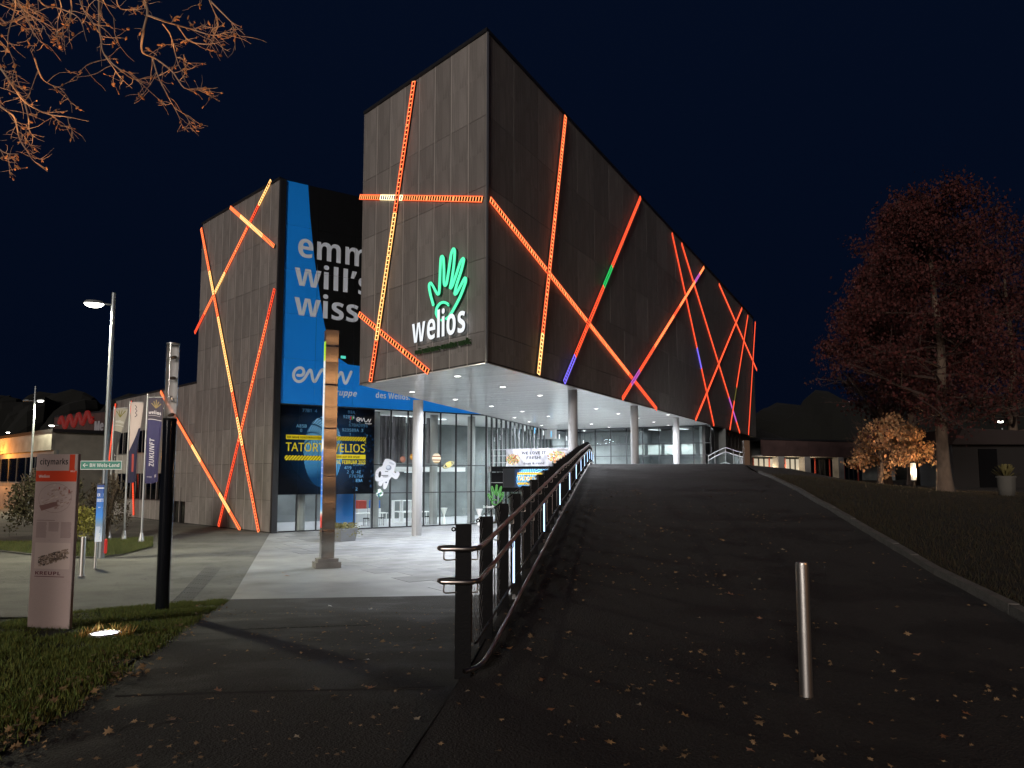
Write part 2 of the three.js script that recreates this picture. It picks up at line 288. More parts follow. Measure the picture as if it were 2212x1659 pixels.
// mesh panels
M.panelEdge = std({ name: 'metal_edge', color: col(.50, .46, .43), roughness: .55, metalness: .2 });
function cladding(name, f, x0, x1, ys, w, skip, from = 0, most = 400, strip = true) {
  const g = f.group(hall, name), n = Math.round((x1 - x0) / w), pw = (x1 - x0) / n; g.position.y = -off.y; const rest = [];
  for (let i = 0; i < n; i++) for (let j = 0; j < ys.length - 1; j++) {
    const x = x0 + (i + .5) * pw, y = (ys[j] + ys[j + 1]) / 2, h = ys[j + 1] - ys[j];
    if (skip && skip(x, y, h)) continue;
    if (i - from < most) part(g, 'panel', box(pw - .022, h - .016, .05), M.panel[(i * 5 + j * 3 + (i * j) % 2) % 4], x, y, -.035 + .006 * rnd());
    else rest.push(box(pw - .022, h - .016, .05).clone().translate(x, y, -.035));
  }
  if (strip) for (let i = 1; i < n; i++) part(g, 'joint_profile', box(.03, ys[ys.length - 1] - ys[0], .03), M.panelEdge, x0 + i * pw, (ys[0] + ys[ys.length - 1]) / 2, -.012);
  if (rest.length) { const m = part(g, 'panel', merge(rest), M.panel[1]); m.userData.kind = 'stuff'; }
  return g;
}
const rowsTower = [SOFFIT, SOFFIT + 1.2, SOFFIT + 3.92, SOFFIT + 6.64, SOFFIT + 9.36, ROOF];
cladding('tower_facade', fNarrow, 0, fNarrow.L, rowsTower, 1.07);
cladding('long_facade', fLong, 0, fLong.L, rowsTower, 2.2, null, 0, 16, false);
const rowsWing = [PLAZA + .05, .35, 2.4, 4.55, 7.27, 9.99, 12.71, 15.43, ROOF + .4];
cladding('wing_facade', fWing, 0, fWing.L, rowsWing, 1.085);
const win = []; // openings of the low wing in local x, y
const lw = (u0, v0, u1, v1) => { const a = fLow.hit(u0, v0), b = fLow.hit(u1, v1); return { x0: Math.min(a.x, b.x), x1: Math.max(a.x, b.x), y0: Math.min(a.y, b.y), y1: Math.max(a.y, b.y) }; };
const upWin = lw(247, 990 - 34, 322, 944), loWin = { ...lw(240, 1030, 341, 1072) };
upWin.x0 = 1.3; upWin.x1 = 9.2; upWin.y0 = 3.45; upWin.y1 = 5.15; loWin.x0 = 0.8; loWin.x1 = 11.4; loWin.y0 = 0.0; loWin.y1 = 1.9;
const dr = lw(378, 1050, 402, 1128); const door = { x0: Math.min(dr.x0, 14.6), x1: dr.x1, y0: PLAZA, y1: .95 };
win.push(upWin, loWin, door);
cladding('low_facade', fLow, 0, fLow.L, [PLAZA + .05, 0.0, 1.9, 3.45, 5.15, LOWROOF], 1.09, (x, y, h) => win.some((o) => x > o.x0 && x < o.x1 && y > o.y0 && y < o.y1));
{ const g = fLow.group(hall, 'window_band'); g.position.y = -off.y;
  for (const o of win) { const n = Math.max(2, Math.round((o.x1 - o.x0) / 1.3)), w = (o.x1 - o.x0) / n;
    for (let i = 0; i < n; i++) { part(g, 'pane', box(w - .07, o.y1 - o.y0 - .08, .02), M.darkGlass, o.x0 + (i + .5) * w, (o.y0 + o.y1) / 2, -.06); part(g, 'window_frame', box(.07, o.y1 - o.y0, .09), M.trim, o.x0 + i * w, (o.y0 + o.y1) / 2, -.05); }
    part(g, 'sill', box(o.x1 - o.x0, .06, .12), M.trim, (o.x0 + o.x1) / 2, o.y0, -.03); } }
// end trims
for (const [f, x, y0, y1] of [[fWing, fWing.L + .1, PLAZA, ROOF + .4]]) { const g = f.group(hall, 'corner_trim'); g.position.y = -off.y; part(g, 'corner_profile', box(.2, y1 - y0, .34), M.trim, x, (y0 + y1) / 2, -.14); }
{ const g = fNarrow.group(hall, 'edge_profiles'); g.position.y = -off.y; part(g, 'corner_profile', box(.04, ROOF - SOFFIT, .08), M.alu, fNarrow.L + .012, (ROOF + SOFFIT) / 2, -.02); part(g, 'corner_profile', box(.06, ROOF - SOFFIT, .12), M.panel[0], -.02, (ROOF + SOFFIT) / 2, -.05); }
// lower black wall under the far end of the long side
{ const g = fLong.group(hall, 'base_wall'); g.position.y = -off.y; const x0 = fLong.hit(1536, 960).x, x1 = fLong.L - .4;
  for (let i = 0; i < 24; i++) part(g, 'slat', box((x1 - x0) / 24 - .05, SOFFIT - 1.2, .08), M.blackClad, x0 + (i + .5) * (x1 - x0) / 24, (SOFFIT + 1.2) / 2 - .02, -.5 - .02 * (i % 2));
  part(g, 'wall', box(x1 - x0, SOFFIT - 1.2, .12), M.blackClad, (x0 + x1) / 2, (SOFFIT + 1.2) / 2 - .02, -.62); }
// white soffit: planks across the overhang
{ const pg = new THREE.Group(); pg.name = 'soffit'; hall.add(pg);
  const P = [B, A, C, far1, S1, G1].map((p) => [p.x, p.z]);
  const dir = fLong.n.clone().multiplyScalar(-1), adv = fLong.d;             // planks run away from the long side
  const o = A; let n = 0;
  const clipAt = (s) => { const xs = []; for (let i = 0; i < P.length; i++) { const a = P[i], b = P[(i + 1) % P.length]; const sa = (a[0] - o.x) * adv.x + (a[1] - o.z) * adv.z - s, sb = (b[0] - o.x) * adv.x + (b[1] - o.z) * adv.z - s; if (sa * sb < 0) { const t = sa / (sa - sb), x = lerp(a[0], b[0], t), z = lerp(a[1], b[1], t); xs.push((x - o.x) * dir.x + (z - o.z) * dir.z); } } return xs.length >= 2 ? [Math.min(...xs), Math.max(...xs)] : null; };
  const sB = (B.x - o.x) * adv.x + (B.z - o.z) * adv.z;
  const W = 0.62; const back = fBack;
  for (let s = Math.min(0, sB); s < fLong.L * .62; s += W) {
    const c0 = clipAt(s + .004), c1 = clipAt(s + W - .004), cm = clipAt(s + W / 2); if (!c0 && !c1 && !cm) continue;
    const q0 = c0 || [cm[0], cm[0] + .001], q1 = c1 || [cm[1], cm[1] + .001];
    const pt = (ss_, r) => new THREE.Vector2(o.x + adv.x * ss_ + dir.x * r, -(o.z + adv.z * ss_ + dir.z * r));
    const cut = 5.2 + (n % 3) * 1.7, segs = [];
    const lo = Math.min(q0[0], q1[0]), hi = Math.max(q0[1], q1[1]);
    const edges = [0]; for (let r = lo + cut; r < hi - .5; r += 6.1) edges.push((r - lo) / (hi - lo)); edges.push(1);
    for (let k = 0; k < edges.length - 1; k++) { const e0 = edges[k] + (k ? .0006 : 0), e1 = edges[k + 1];
      const sh = new THREE.Shape([pt(s + .006, lerp(q0[0], q0[1], e0)), pt(s + W - .006, lerp(q1[0], q1[1], e0)), pt(s + W - .006, lerp(q1[0], q1[1], e1)), pt(s + .006, lerp(q0[0], q0[1], e1))]);
      const g = new THREE.ExtrudeGeometry(sh, { depth: .03, bevelEnabled: false }).rotateX(-Math.PI / 2);
      part(pg, 'soffit_panel', g, M.soffit[(n + k) % 3], -off.x, SOFFIT - off.y + .004 * rnd(), -off.z); }
    n++;
  }
  part(hall, 'soffit_backing', prism([B, A, C, far1, S1, G1].map((p) => p.clone()), SOFFIT + .06, SOFFIT + .1), M.trim, -off.x, -off.y, -off.z);
}
// columns
const colAt = [[onY(900, 1158, PLAZA), PLAZA, .27], [V(2.86, 0, -34.74), PLAZA, .225], [V(7.05, 0, -42.54), DECK, .225], [V(11.3, 0, -50.92), DECK, .22]];
for (const [p, y0, r] of colAt) { const m = part(hall, 'column', cyl(r, r, SOFFIT - y0, 40), M.column, p.x - off.x, y0 - off.y, p.z - off.z); const ring = part(m, 'collar', cyl(r + .02, r + .02, .04, 40), M.alu, 0, 0, 0); }
// ---- glazing
function glazing(name, f, x0, x1, n, ys, mat, o = {}) {
  const g = f.group(hall, name), w = (x1 - x0) / n; g.position.y = -off.y;
  for (let i = 0; i < n; i++) for (let j = 0; j < ys.length - 1; j++) {
    if (o.skip && o.skip(i, j)) continue;
    const pg = new THREE.PlaneGeometry(w - .05, ys[j + 1] - ys[j] - .05); part(g, 'glass_pane', pg, mat, x0 + (i + .5) * w, (ys[j] + ys[j + 1]) / 2, 0, 0.0012 * (rnd() - .5), 0.0016 * (rnd() - .5));
  }
  for (let i = 0; i <= n; i++) { part(g, 'mullion', box(.055, ys[ys.length - 1] - ys[0], o.deep ?? .14), M.trim, x0 + i * w, (ys[0] + ys[ys.length - 1]) / 2, -(o.deep ?? .14) / 2 + .03); if (o.fin) part(g, 'mullion_cap', box(.02, ys[ys.length - 1] - ys[0], .02), M.alu, x0 + i * w, (ys[0] + ys[ys.length - 1]) / 2, .042); }
  for (const y of ys) for (let i = 0; i < n; i++) part(g, 'transom', box(w - .055, .06, .1), M.trim, x0 + (i + .5) * w, y, -.02);
  return g;
}
glazing('glass_front', fGlass, .3, fGlass.L, 12, [PLAZA + .06, .68, DECK + .06, SOFFIT + .02], M.glass);
glazing('side_glazing', fSide, .1, 16.6, 16, [PLAZA + .06, .68, DECK, SOFFIT - .03], M.glass, { fin: true });
glazing('rear_glazing', fBack, 0, fBack.L, 10, [DECK + .03, DECK + 1.05, DECK + 2.0, SOFFIT - .03], M.glass, { deep: .1 });
// ---- interior: floor, rear wall, gallery, ceiling, columns, curtains
const dIn = 9;
solid('interior_floor', [inset(fGlass, .2, .1), inset(fGlass, fGlass.L, .1), S1, inset(fGlass, fGlass.L, 16), inset(fGlass, .2, dIn)], PLAZA, PLAZA + .03, M.floor);
solid('interior_wall', [inset(fGlass, .2, dIn), inset(fGlass, fGlass.L + 2.5, dIn), inset(fGlass, fGlass.L + 2.5, dIn + .2), inset(fGlass, .2, dIn + .2)], PLAZA, SOFFIT, M.interior);
solid('gallery_floor', [inset(fGlass, .2, 4.4), inset(fGlass, fGlass.L + 1, 4.4), inset(fGlass, fGlass.L + 1.6, dIn), inset(fGlass, .2, dIn)], DECK - .3, DECK, M.white);
solid('interior_ceiling', [inset(fGlass, .2, .1), inset(fGlass, fGlass.L, .1), S1, inset(fGlass, fGlass.L + 2.5, dIn), inset(fGlass, .2, dIn)], SOFFIT - .02, SOFFIT + .1, M.white);
for (const [x, z] of [[2.05, 1.1], [6.75, 1.3], [10.9, 1.4], [13.65, 1.2]]) { const p = inset(fGlass, x, z); part(hall, 'interior_column', cyl(.26, .26, SOFFIT - PLAZA - .05, 28), M.column, p.x - off.x, .03, p.z - off.z); }
const curtainMap = tex(256, 2.4, (u, v) => { const k = 0.25 + 0.75 * fbm(u * 40, v * 3 + fbm(u * 9, v * 5, 9, 2), 40, 3); return [k, k * .97, k]; });
M.curtain = std({ name: 'grey_curtain', color: col(.30, .28, .29), roughness: .9, map: curtainMap, side: THREE.DoubleSide });
for (const [x0, x1] of [[6.9, 7.3], [7.5, 8.35], [8.5, 9.45], [9.65, 10.55], [11.0, 11.6]]) {
  const w = x1 - x0, g = new THREE.PlaneGeometry(w, 3.05, 24, 1); const p = g.attributes.position, uv = g.attributes.uv; for (let i = 0; i < p.count; i++) { p.setZ(i, .05 * Math.sin(p.getX(i) * 21 + x0)); uv.setXY(i, p.getX(i) + x0, p.getY(i)); } g.computeVertexNormals();
  const c = inset(fGlass, (x0 + x1) / 2, 2.6); part(hall, 'curtain', g, M.curtain, c.x - off.x, DECK + 1.75 - off.y, c.z - off.z, 0, fGlass.turn);
}
solid('interior_rear_wall', [inset(fGlass, fGlass.L - .2, dIn), S1, V(S1.x - .3, 0, S1.z - .3), inset(fGlass, fGlass.L - .4, dIn + .3)], PLAZA, SOFFIT, M.interior);
// upper hall behind the rear glazing
solid('upper_hall_wall', [inset(fBack, 0, 5), inset(fBack, fBack.L, 5), inset(fBack, fBack.L, 5.2), inset(fBack, 0, 5.2)], DECK, SOFFIT, M.interior);
solid('upper_hall_end_wall', [S1, inset(fBack, .15, .05), inset(fBack, .15, 5), inset(fBack, 0, 5)], DECK, SOFFIT, M.interior);
solid('upper_hall_floor', [inset(fBack, 0, .1), inset(fBack, fBack.L, .1), inset(fBack, fBack.L, 5), inset(fBack, 0, 5)], DECK - .1, DECK, M.floor);
solid('upper_hall_partition', [inset(fBack, 7.35, .3), inset(fBack, 7.5, .3), inset(fBack, 7.5, 5), inset(fBack, 7.35, 5)], DECK, SOFFIT, M.interior);
{ const g = fBack.group(hall, 'upper_hall_fittings'); g.position.y = -off.y;
  for (let i = 0; i < 4; i++) part(g, 'window_film', box(1.12, .82, .01), std({ name: 'film', color: col(.30, .32, .31), roughness: .6 }), 8.0 + i * 1.4, DECK + 1.55, -.06);
  for (const x of [10.6, 12.9]) part(g, 'interior_column', cyl(.2, .2, SOFFIT - DECK, 20), M.column, x, DECK, -1.6); }
// dropped white fascia where the soffit meets the side glazing
{ const p = fBack.at(-1.2, SOFFIT - .42, 1.2); part(hall, 'soffit_fascia', box(4.6, .8, .25), M.soffit[0], p.x - off.x, p.y - off.y, p.z - off.z, 0, fBack.turn); }
// terrace slab between side glazing and ramp
const T0 = V(-1.35, 0, -49.0), T1 = V(railX(45.8) - .05, 0, -45.8); const fTer = frame(T0, T1);
solid('terrace', [T0, T1, V(railX(52), 0, -52), V(4.6, 0, -65), inner(fSide, 16, .1), inner(fSide, .2, .1)], DECK - .32, DECK, M.concrete);
{ const g = fTer.group(hall, 'entrance'); g.position.y = -off.y;
  part(g, 'fascia', box(fTer.L, .34, .08), M.black, fTer.L / 2, DECK - .16, .03);
  part(g, 'fascia', box(2.0, 1.25, .06), M.black, 0.95, DECK - 1.02, -.1); part(g, 'fascia_rail', box(2.0, .04, .05), M.alu, .95, DECK - 1.05, -.04);
  const n = 5, w = fTer.L / n; for (let i = 0; i < n; i++) { part(g, 'door_pane', new THREE.PlaneGeometry(w - .1, 2.9), M.glass, (i + .5) * w, PLAZA + 1.5, -1.2); part(g, 'door_frame', box(.07, 3.4, .08), M.trim, i * w, PLAZA + 1.72, -1.2); } }

// ---------------------------------------------------------------- LED ladder bars on the facades
const HOT = { r: glow(1, .12, .04, 1.6), o: glow(1, .30, .09, 2.0), y: glow(1, .66, .26, 2.3), w: glow(1, .9, .6, 2.4) };
const LED = {
  r: glow(1, .07, .025, 1.4), o: glow(1, .13, .04, 1.7), y: glow(1, .46, .13, 2.0), w: glow(1, .80, .42, 2.1),
  g: glow(.03, .75, .16, .9), b: glow(.22, .16, 1, 1.2), v: glow(.62, .12, .6, 1.0), k: glow(.10, .09, .02, 1),
};
const SEG = 1.85, LW = .235;
function ladder(L) {
  const g = [], n = 10, t = .026, dz = .035;
  const rails = merge([bx(L, t, dz, 0, LW / 2 - t / 2, 0), bx(L, t, dz, 0, -LW / 2 + t / 2, 0)]);
  for (let i = 0; i <= n; i++) g.push(bx(t, LW - 2 * t, dz * .8, -L / 2 + t / 2 + i * (L - t) / n, 0, 0));
  return mergeGeometries([rails, merge(g)], true);
}
const ladderGeo = ladder(SEG - .03), railBack = box(SEG - .02, LW * .5, .04);
const barGroup = 'LED ladder bars on the mesh facades';
function lightBar(f, p0, p1, colours, label, lift = .12, gaps = []) {
  const a = f.hit(...p0), b = f.hit(...p1), L = Math.hypot(b.x - a.x, b.y - a.y), ang = Math.atan2(b.y - a.y, b.x - a.x);
  const t = thing('light_bar', label, 'light bar', f.at(a.x, a.y, lift), 0, barGroup);
  t.rotation.set(0, f.turn, ang, 'YXZ');
  part(t, 'back_plate', box(L, LW - .03, .02), M.black, L / 2, 0, -.045);
  const n = Math.max(1, Math.round(L / SEG)), w = L / n;
  for (let i = 0; i < n; i++) {
    const mid = (i + .5) / n; if (gaps.some(([g0, g1]) => mid > g0 && mid < g1)) continue;
    const k = colours[Math.min(colours.length - 1, Math.floor(mid * colours.length))];
    const s = part(t, 'light_segment', ladderGeo, [LED[k], HOT[k] ?? LED[k]], (i + .5) * w, 0, 0); s.scale.x = w / SEG;
    if (k === 'g') s.userData.label = 'green lit segment'; if (k === 'b') s.userData.label = 'blue lit segment'; if (k === 'v') s.userData.label = 'violet lit segment'; if (k === 'k') s.userData.label = 'unlit segment';
    const br = part(t, 'bracket', bx(.05, LW * .7, .08, 0, 0, -.06), M.trim, i * w + .02, 0, 0);
  }
  return t;
}
// tower, narrow face
lightBar(fNarrow, [899, 177], [805, 826], 'oooooyyyyyo'.split(''), 'steep orange LED ladder bar running the full height of the narrow tower face');
lightBar(fNarrow, [779, 426], [1044, 431], 'owooo'.split(''), 'near-level orange LED ladder bar crossing the narrow tower face at mid height', .05);
lightBar(fNarrow, [777, 678], [928, 804], 'oooo'.split(''), 'short orange LED ladder bar falling rightwards to the bottom edge of the narrow tower face', .05);
// tower, long face
lightBar(fLong, [1056.4, 430.4], [1417.4, 884], 'ooooooooorrr'.split(''), 'long LED ladder bar falling rightwards from the tower corner across the long dark face', .05);
lightBar(fLong, [1216.7, 251.6], [1157.6, 809.4], 'ooooooooyy'.split(''), 'steep orange LED ladder bar nearest the corner on the long dark face');
lightBar(fLong, [1379.7, 427], [1213.3, 826.8], 'rrrrrrrrgggrrrrrrrbb'.split(''), 'leaning LED ladder bar with a green and a blue segment on the long face');
lightBar(fLong, [1517.4, 577.7], [1339.8, 861.6], 'ovoooroorrvr'.split(''), 'leaning LED ladder bar with several violet segments on the long face');
lightBar(fLong, [1450, 503.5], [1541, 919.5], 'rrrrrrbrrr'.split(''), 'rightward-falling LED ladder bar with one blue segment on the long face', .05);
lightBar(fLong, [1470.8, 526], [1597, 934.7], 'rrrrrrrrvr'.split(''), 'rightward-falling LED ladder bar with one violet segment near its foot', .05);
lightBar(fLong, [1600, 666], [1498.9, 907.7], 'rrrrrrrr'.split(''), 'plain red leaning LED ladder bar near the far end, crossing two falling bars');
lightBar(fLong, [1552, 614.2], [1633.8, 799.8], 'rrrrr'.split(''), 'short red LED ladder bar falling to the far end of the long face', .05);
lightBar(fLong, [1613, 681.7], [1573.6, 928], 'rrrrrkrr'.split(''), 'leaning red LED ladder bar with an unlit segment, second from the far end');
lightBar(fLong, [1628, 695.8], [1613, 939.2], 'rrrrrrr'.split(''), 'nearly upright red LED ladder bar at the far end of the long face', .17);
// left wing
lightBar(fWing, [438.1, 494], [563, 1149], 'ooyoyyyoyooo'.split(''), 'longest LED ladder bar of the left wing, falling rightwards from roof to ground');
lightBar(fWing, [587, 390], [422, 719.7], 'yrooyor'.split(''), 'LED ladder bar leaning down leftwards from the top corner of the left wing', .05, [[.44, .46]]);
lightBar(fWing, [501.8, 449], [596.8, 532.8], 'oyo'.split(''), 'short LED ladder bar falling rightwards near the roof of the left wing', .14);
lightBar(fWing, [594.8, 623.3], [473.4, 1137], 'rooooorrr'.split(''), 'leaning LED ladder bar from the glass corner to the foot of the left wing', .05);
lightBar(frame(W2, G0), [351, 846], [523.8, 1144.5], 'ooooyooyo'.split(''), 'LED ladder bar falling from the low wing roof to the foot of the left wing', .14);
lightBar(fLow, [286.6, 866.3], [292, 1113], 'rrrr'.split(''), 'upright red LED ladder bar behind the middle flag on the low wing');
lightBar(fLow, [253, 872], [238, 1003], 'rrr'.split(''), 'red LED ladder bar behind the left flag at the end of the low wing');

// ---------------------------------------------------------------- illuminated sign on the narrow face
{
  const z = (x, y) => { const h = fNarrow.hit((1600 + x / 3.531) / 1.8228, (950 + y / 3.531) / 1.8228); return h; };
  const base = z(520, 1500), t = thing('illuminated_sign', 'illuminated sign with green neon hand above white lettering on the narrow tower face', 'sign', fNarrow.at(base.x, base.y, .06), fNarrow.turn);
  const P = (x, y, d) => { const h = z(x, y); return V(h.x - base.x, h.y - base.y, d); };
  const hand = [[428, 902], [388, 760], [368, 650], [372, 605], [392, 590], [425, 640], [470, 725], [488, 748], [505, 730], [515, 600], [522, 400], [532, 250], [548, 218], [566, 250], [574, 420], [574, 580], [588, 630], [612, 590], [640, 420], [675, 190], [708, 114], [724, 160], [710, 360], [680, 560], [660, 668], [690, 630], [740, 490], [800, 310], [838, 250], [850, 275], [815, 420], [750, 620], [724, 740], [745, 740], [800, 640], [855, 535], [876, 520], [872, 590], [800, 780], [700, 970], [640, 1060], [560, 1106], [500, 1085], [466, 1010], [478, 930], [520, 875], [570, 858], [620, 876], [640, 900]].map(([x, y]) => P(x, y, .12));
  part(t, 'hand_outline', tube(hand, .050, 420, 10), glow(.10, 1, .48, 1.3));
  const backing = std({ name: 'sign_back', color: col(.02, .06, .035), roughness: .6 });
  part(t, 'hand_backing', tube(hand.map((p) => V(p.x, p.y, .04)), .05, 420, 6), backing);
  const lw = glow(.92, .96, 1, 1.05), u0 = P(150, 1432, 0), u1 = P(892, 1292, 0), xh = P(330, 1120, 0).y - P(330, 1400, 0).y;
  const sideM = std({ name: 'letter_side', color: col(.05, .055, .07), roughness: .5 }), total = u1.x - u0.x; let at = u0.x; const word = 'welios';
  const gs = [...word].map((c) => { const g = new TextGeometry(c, { font: fontBold, size: 1, depth: .06, curveSegments: 6, bevelEnabled: false }); g.computeBoundingBox(); return g; });
  const ws = gs.map((g) => g.boundingBox.max.x - g.boundingBox.min.x), gap = .15, sum = ws.reduce((a, b) => a + b) + gap * 5, kx = total / sum, ky = xh / (gs[1].boundingBox.max.y - gs[1].boundingBox.min.y);
  gs.forEach((g, i) => { g.translate(-g.boundingBox.min.x, 0, 0); g.scale(kx, ky, 1); const m = part(t, 'letter', g, [lw, sideM], at, u0.y, .14); at += (ws[i] + gap) * kx; });
  const v0 = P(165, 1588, 0), v1 = P(925, 1425, 0);
  let tg; try { tg = new TextGeometry('oö science center wels', { font, size: .2, depth: .1, curveSegments: 3 }); } catch (e) { tg = new TextGeometry('oo science center wels', { font, size: .2, depth: .1, curveSegments: 3 }); }
  tg.computeBoundingBox(); const k = (v1.x - v0.x) / (tg.boundingBox.max.x - tg.boundingBox.min.x); tg.scale(k, (P(500, 1440, 0).y - P(500, 1530, 0).y) / (tg.boundingBox.max.y - tg.boundingBox.min.y), 1);
  part(t, 'tagline', tg, std({ name: 'dark_green', color: col(.03, .075, .025), roughness: .5 }), v0.x, v0.y, .03);
}

// ---------------------------------------------------------------- printed facade banner (blue) left of the tower
const y0B = 5.78, HB = ROOF + .42 - y0B, WB = 13.9;
function swoosh(g, pts, w) { g.lineWidth = w; g.lineCap = 'round'; g.lineJoin = 'round'; g.beginPath(); g.moveTo(...pts[0]); for (let i = 1; i < pts.length - 1; i++) g.quadraticCurveTo(pts[i][0], pts[i][1], (pts[i][0] + pts[i + 1][0]) / 2, (pts[i][1] + pts[i + 1][1]) / 2); g.lineTo(...pts[pts.length - 1]); g.stroke(); }
const ewwPts = [[480, 385], [535, 400], [585, 345], [560, 275], [500, 262], [430, 310], [408, 395], [440, 465], [500, 492], [570, 460], [630, 365], [672, 292], [697, 330], [712, 450], [740, 498], [775, 440], [830, 330], [870, 285], [895, 340], [915, 470], [945, 515], [980, 490], [1060, 490], [1120, 385], [1162, 325], [1185, 400], [1203, 505], [1232, 515], [1262, 450], [1312, 335]];
const bannerTex = canvasTex(1536, Math.round(1536 * HB / WB), (g, w, h) => {
  const k = w / WB, Pm = (x, y) => [x * k, h - (y - y0B) * k];
  const hitP = (u, v) => { const q = fGlass.hit(u, v); return Pm(q.x, q.y); };
  g.fillStyle = '#1192ff'; g.fillRect(0, 0, w, h);
  g.fillStyle = '#050607'; g.beginPath(); const bp = [[664, 380], [670, 470], [678.4, 554], [690, 636.8], [700, 700], [712, 745], [728, 772], [751, 787], [777.6, 790.5]].map(([u, v]) => hitP(u, v));
  g.moveTo(bp[0][0], 0); bp.forEach((p) => g.lineTo(...p)); const last = bp[bp.length - 1]; g.quadraticCurveTo(last[0] + 200, last[1] + 5, last[0] + 420, last[1] - 120); g.lineTo(w, last[1] - 160); g.lineTo(w, 0); g.closePath(); g.fill();
  g.fillStyle = '#dfe7f2'; g.textBaseline = 'alphabetic';
  const word = (s, x, y, xh, wide, font = 'bold') => { const fs = xh / .55 * k; g.save(); g.font = `${font} ${fs}px sans-serif`; const m = g.measureText(s).width; const [cx, cy] = Pm(x, y); g.translate(cx, cy); g.scale(wide * k / m, 1); g.fillText(s, 0, 0); g.restore(); };
  word('emm', 1.05, 14.36, 1.1, 4.55); word('will’s', .97, 12.66, 1.04, 4.75); word('wisse', 1.0, 10.92, 1.04, 5.1);
  g.strokeStyle = '#dfe9f6'; swoosh(g, ewwPts.map(([x, y]) => hitP((1050 + x / 3.949) / 1.8228, (1380 + y / 3.949) / 1.8228)), .17 * k);
  word('Gruppe', 3.2, 6.42, .27, 1.68, 'italic bold'); word('des Welios.', 6.1, 6.42, .27, 2.35);
});
{
  const t = thing('facade_banner', 'huge blue and black printed facade banner between left wing and tower', 'banner', fGlass.at(0, y0B, .03), fGlass.turn);
  const bm = std({ name: 'banner_print', map: bannerTex, roughness: .5, bumpMap: tex(256, 1, (u, v) => fbm(u * 5, v * 7, 5, 4)), bumpScale: .05 });
  const nx = 6, ny = 5, pw = WB / nx, ph = HB / ny;
  for (let i = 0; i < nx; i++) for (let j = 0; j < ny; j++) {
    const g = new THREE.BoxGeometry(pw - .012, ph - .012, .05), uv = g.attributes.uv; for (let q = 0; q < uv.count; q++) uv.setXY(q, (i + uv.getX(q)) / nx, (j + uv.getY(q)) / ny);
    part(t, 'banner_panel', g, bm, (i + .5) * pw, (j + .5) * ph, -.02 + .004 * rnd());
  }
  const s = glow(.1, .8, .6, .8); const q = fGlass.hit(740.5, 805 - 23); part(t, 'exit_light', box(.3, .16, .05), s, q.x, q.y - y0B + .28, .02);
}
// ---------------------------------------------------------------- exhibition film on the glass
function hazard(g, x, y, w, h, yellow, dark) { g.save(); g.beginPath(); g.rect(x, y, w, h); g.clip(); g.fillStyle = dark; g.fillRect(x, y, w, h); g.strokeStyle = yellow; g.lineWidth = h * .34; for (let i = -h; i < w + h; i += h * .62) { g.beginPath(); g.moveTo(x + i, y + h); g.lineTo(x + i + h * .9, y); g.stroke(); } g.restore(); }
function fingerprint(g, cx, cy, rx, ry) {
  g.save(); g.beginPath(); g.ellipse(cx, cy, rx, ry, 0, 0, 7); g.clip(); const gr = g.createLinearGradient(0, cy - ry, 0, cy + ry); gr.addColorStop(0, '#8fd0ff'); gr.addColorStop(1, '#4fb0f5'); g.fillStyle = gr; g.fillRect(cx - rx, cy - ry, 2 * rx, 2 * ry);
  g.strokeStyle = '#0e3a63'; g.lineWidth = rx * .03; for (let i = 1; i < 30; i++) { g.beginPath(); const r = i * rx * .07; for (let a = 0; a <= 40; a++) { const th = Math.PI + a / 40 * Math.PI, q = r * (1 + .05 * Math.sin(a * .9 + i)); const x = cx + q * Math.cos(th) * .95, y = cy - ry * .12 + q * Math.sin(th) * 1.15; a ? g.lineTo(x, y) : g.moveTo(x, y); } g.lineTo(cx + r * 1.2, cy + ry); g.stroke(); g.beginPath(); g.moveTo(cx - r * .95, cy - ry * .12); g.quadraticCurveTo(cx - r * .9, cy + r * .4, cx - r * .2, cy + ry); g.stroke(); } g.restore();
}
function tatort(g, w, h, full) {
  g.fillStyle = '#04070d'; g.fillRect(0, 0, w, h);
  const gr = g.createRadialGradient(w * .5, h * .45, 10, w * .5, h * .45, w * .55); gr.addColorStop(0, '#14508a'); gr.addColorStop(.6, '#0a2440'); gr.addColorStop(1, '#060a12'); g.fillStyle = gr; g.fillRect(0, 0, w, h);
}
const filmX0 = .3, filmX1 = 6.06, filmY0 = .66, filmY1 = 5.7;
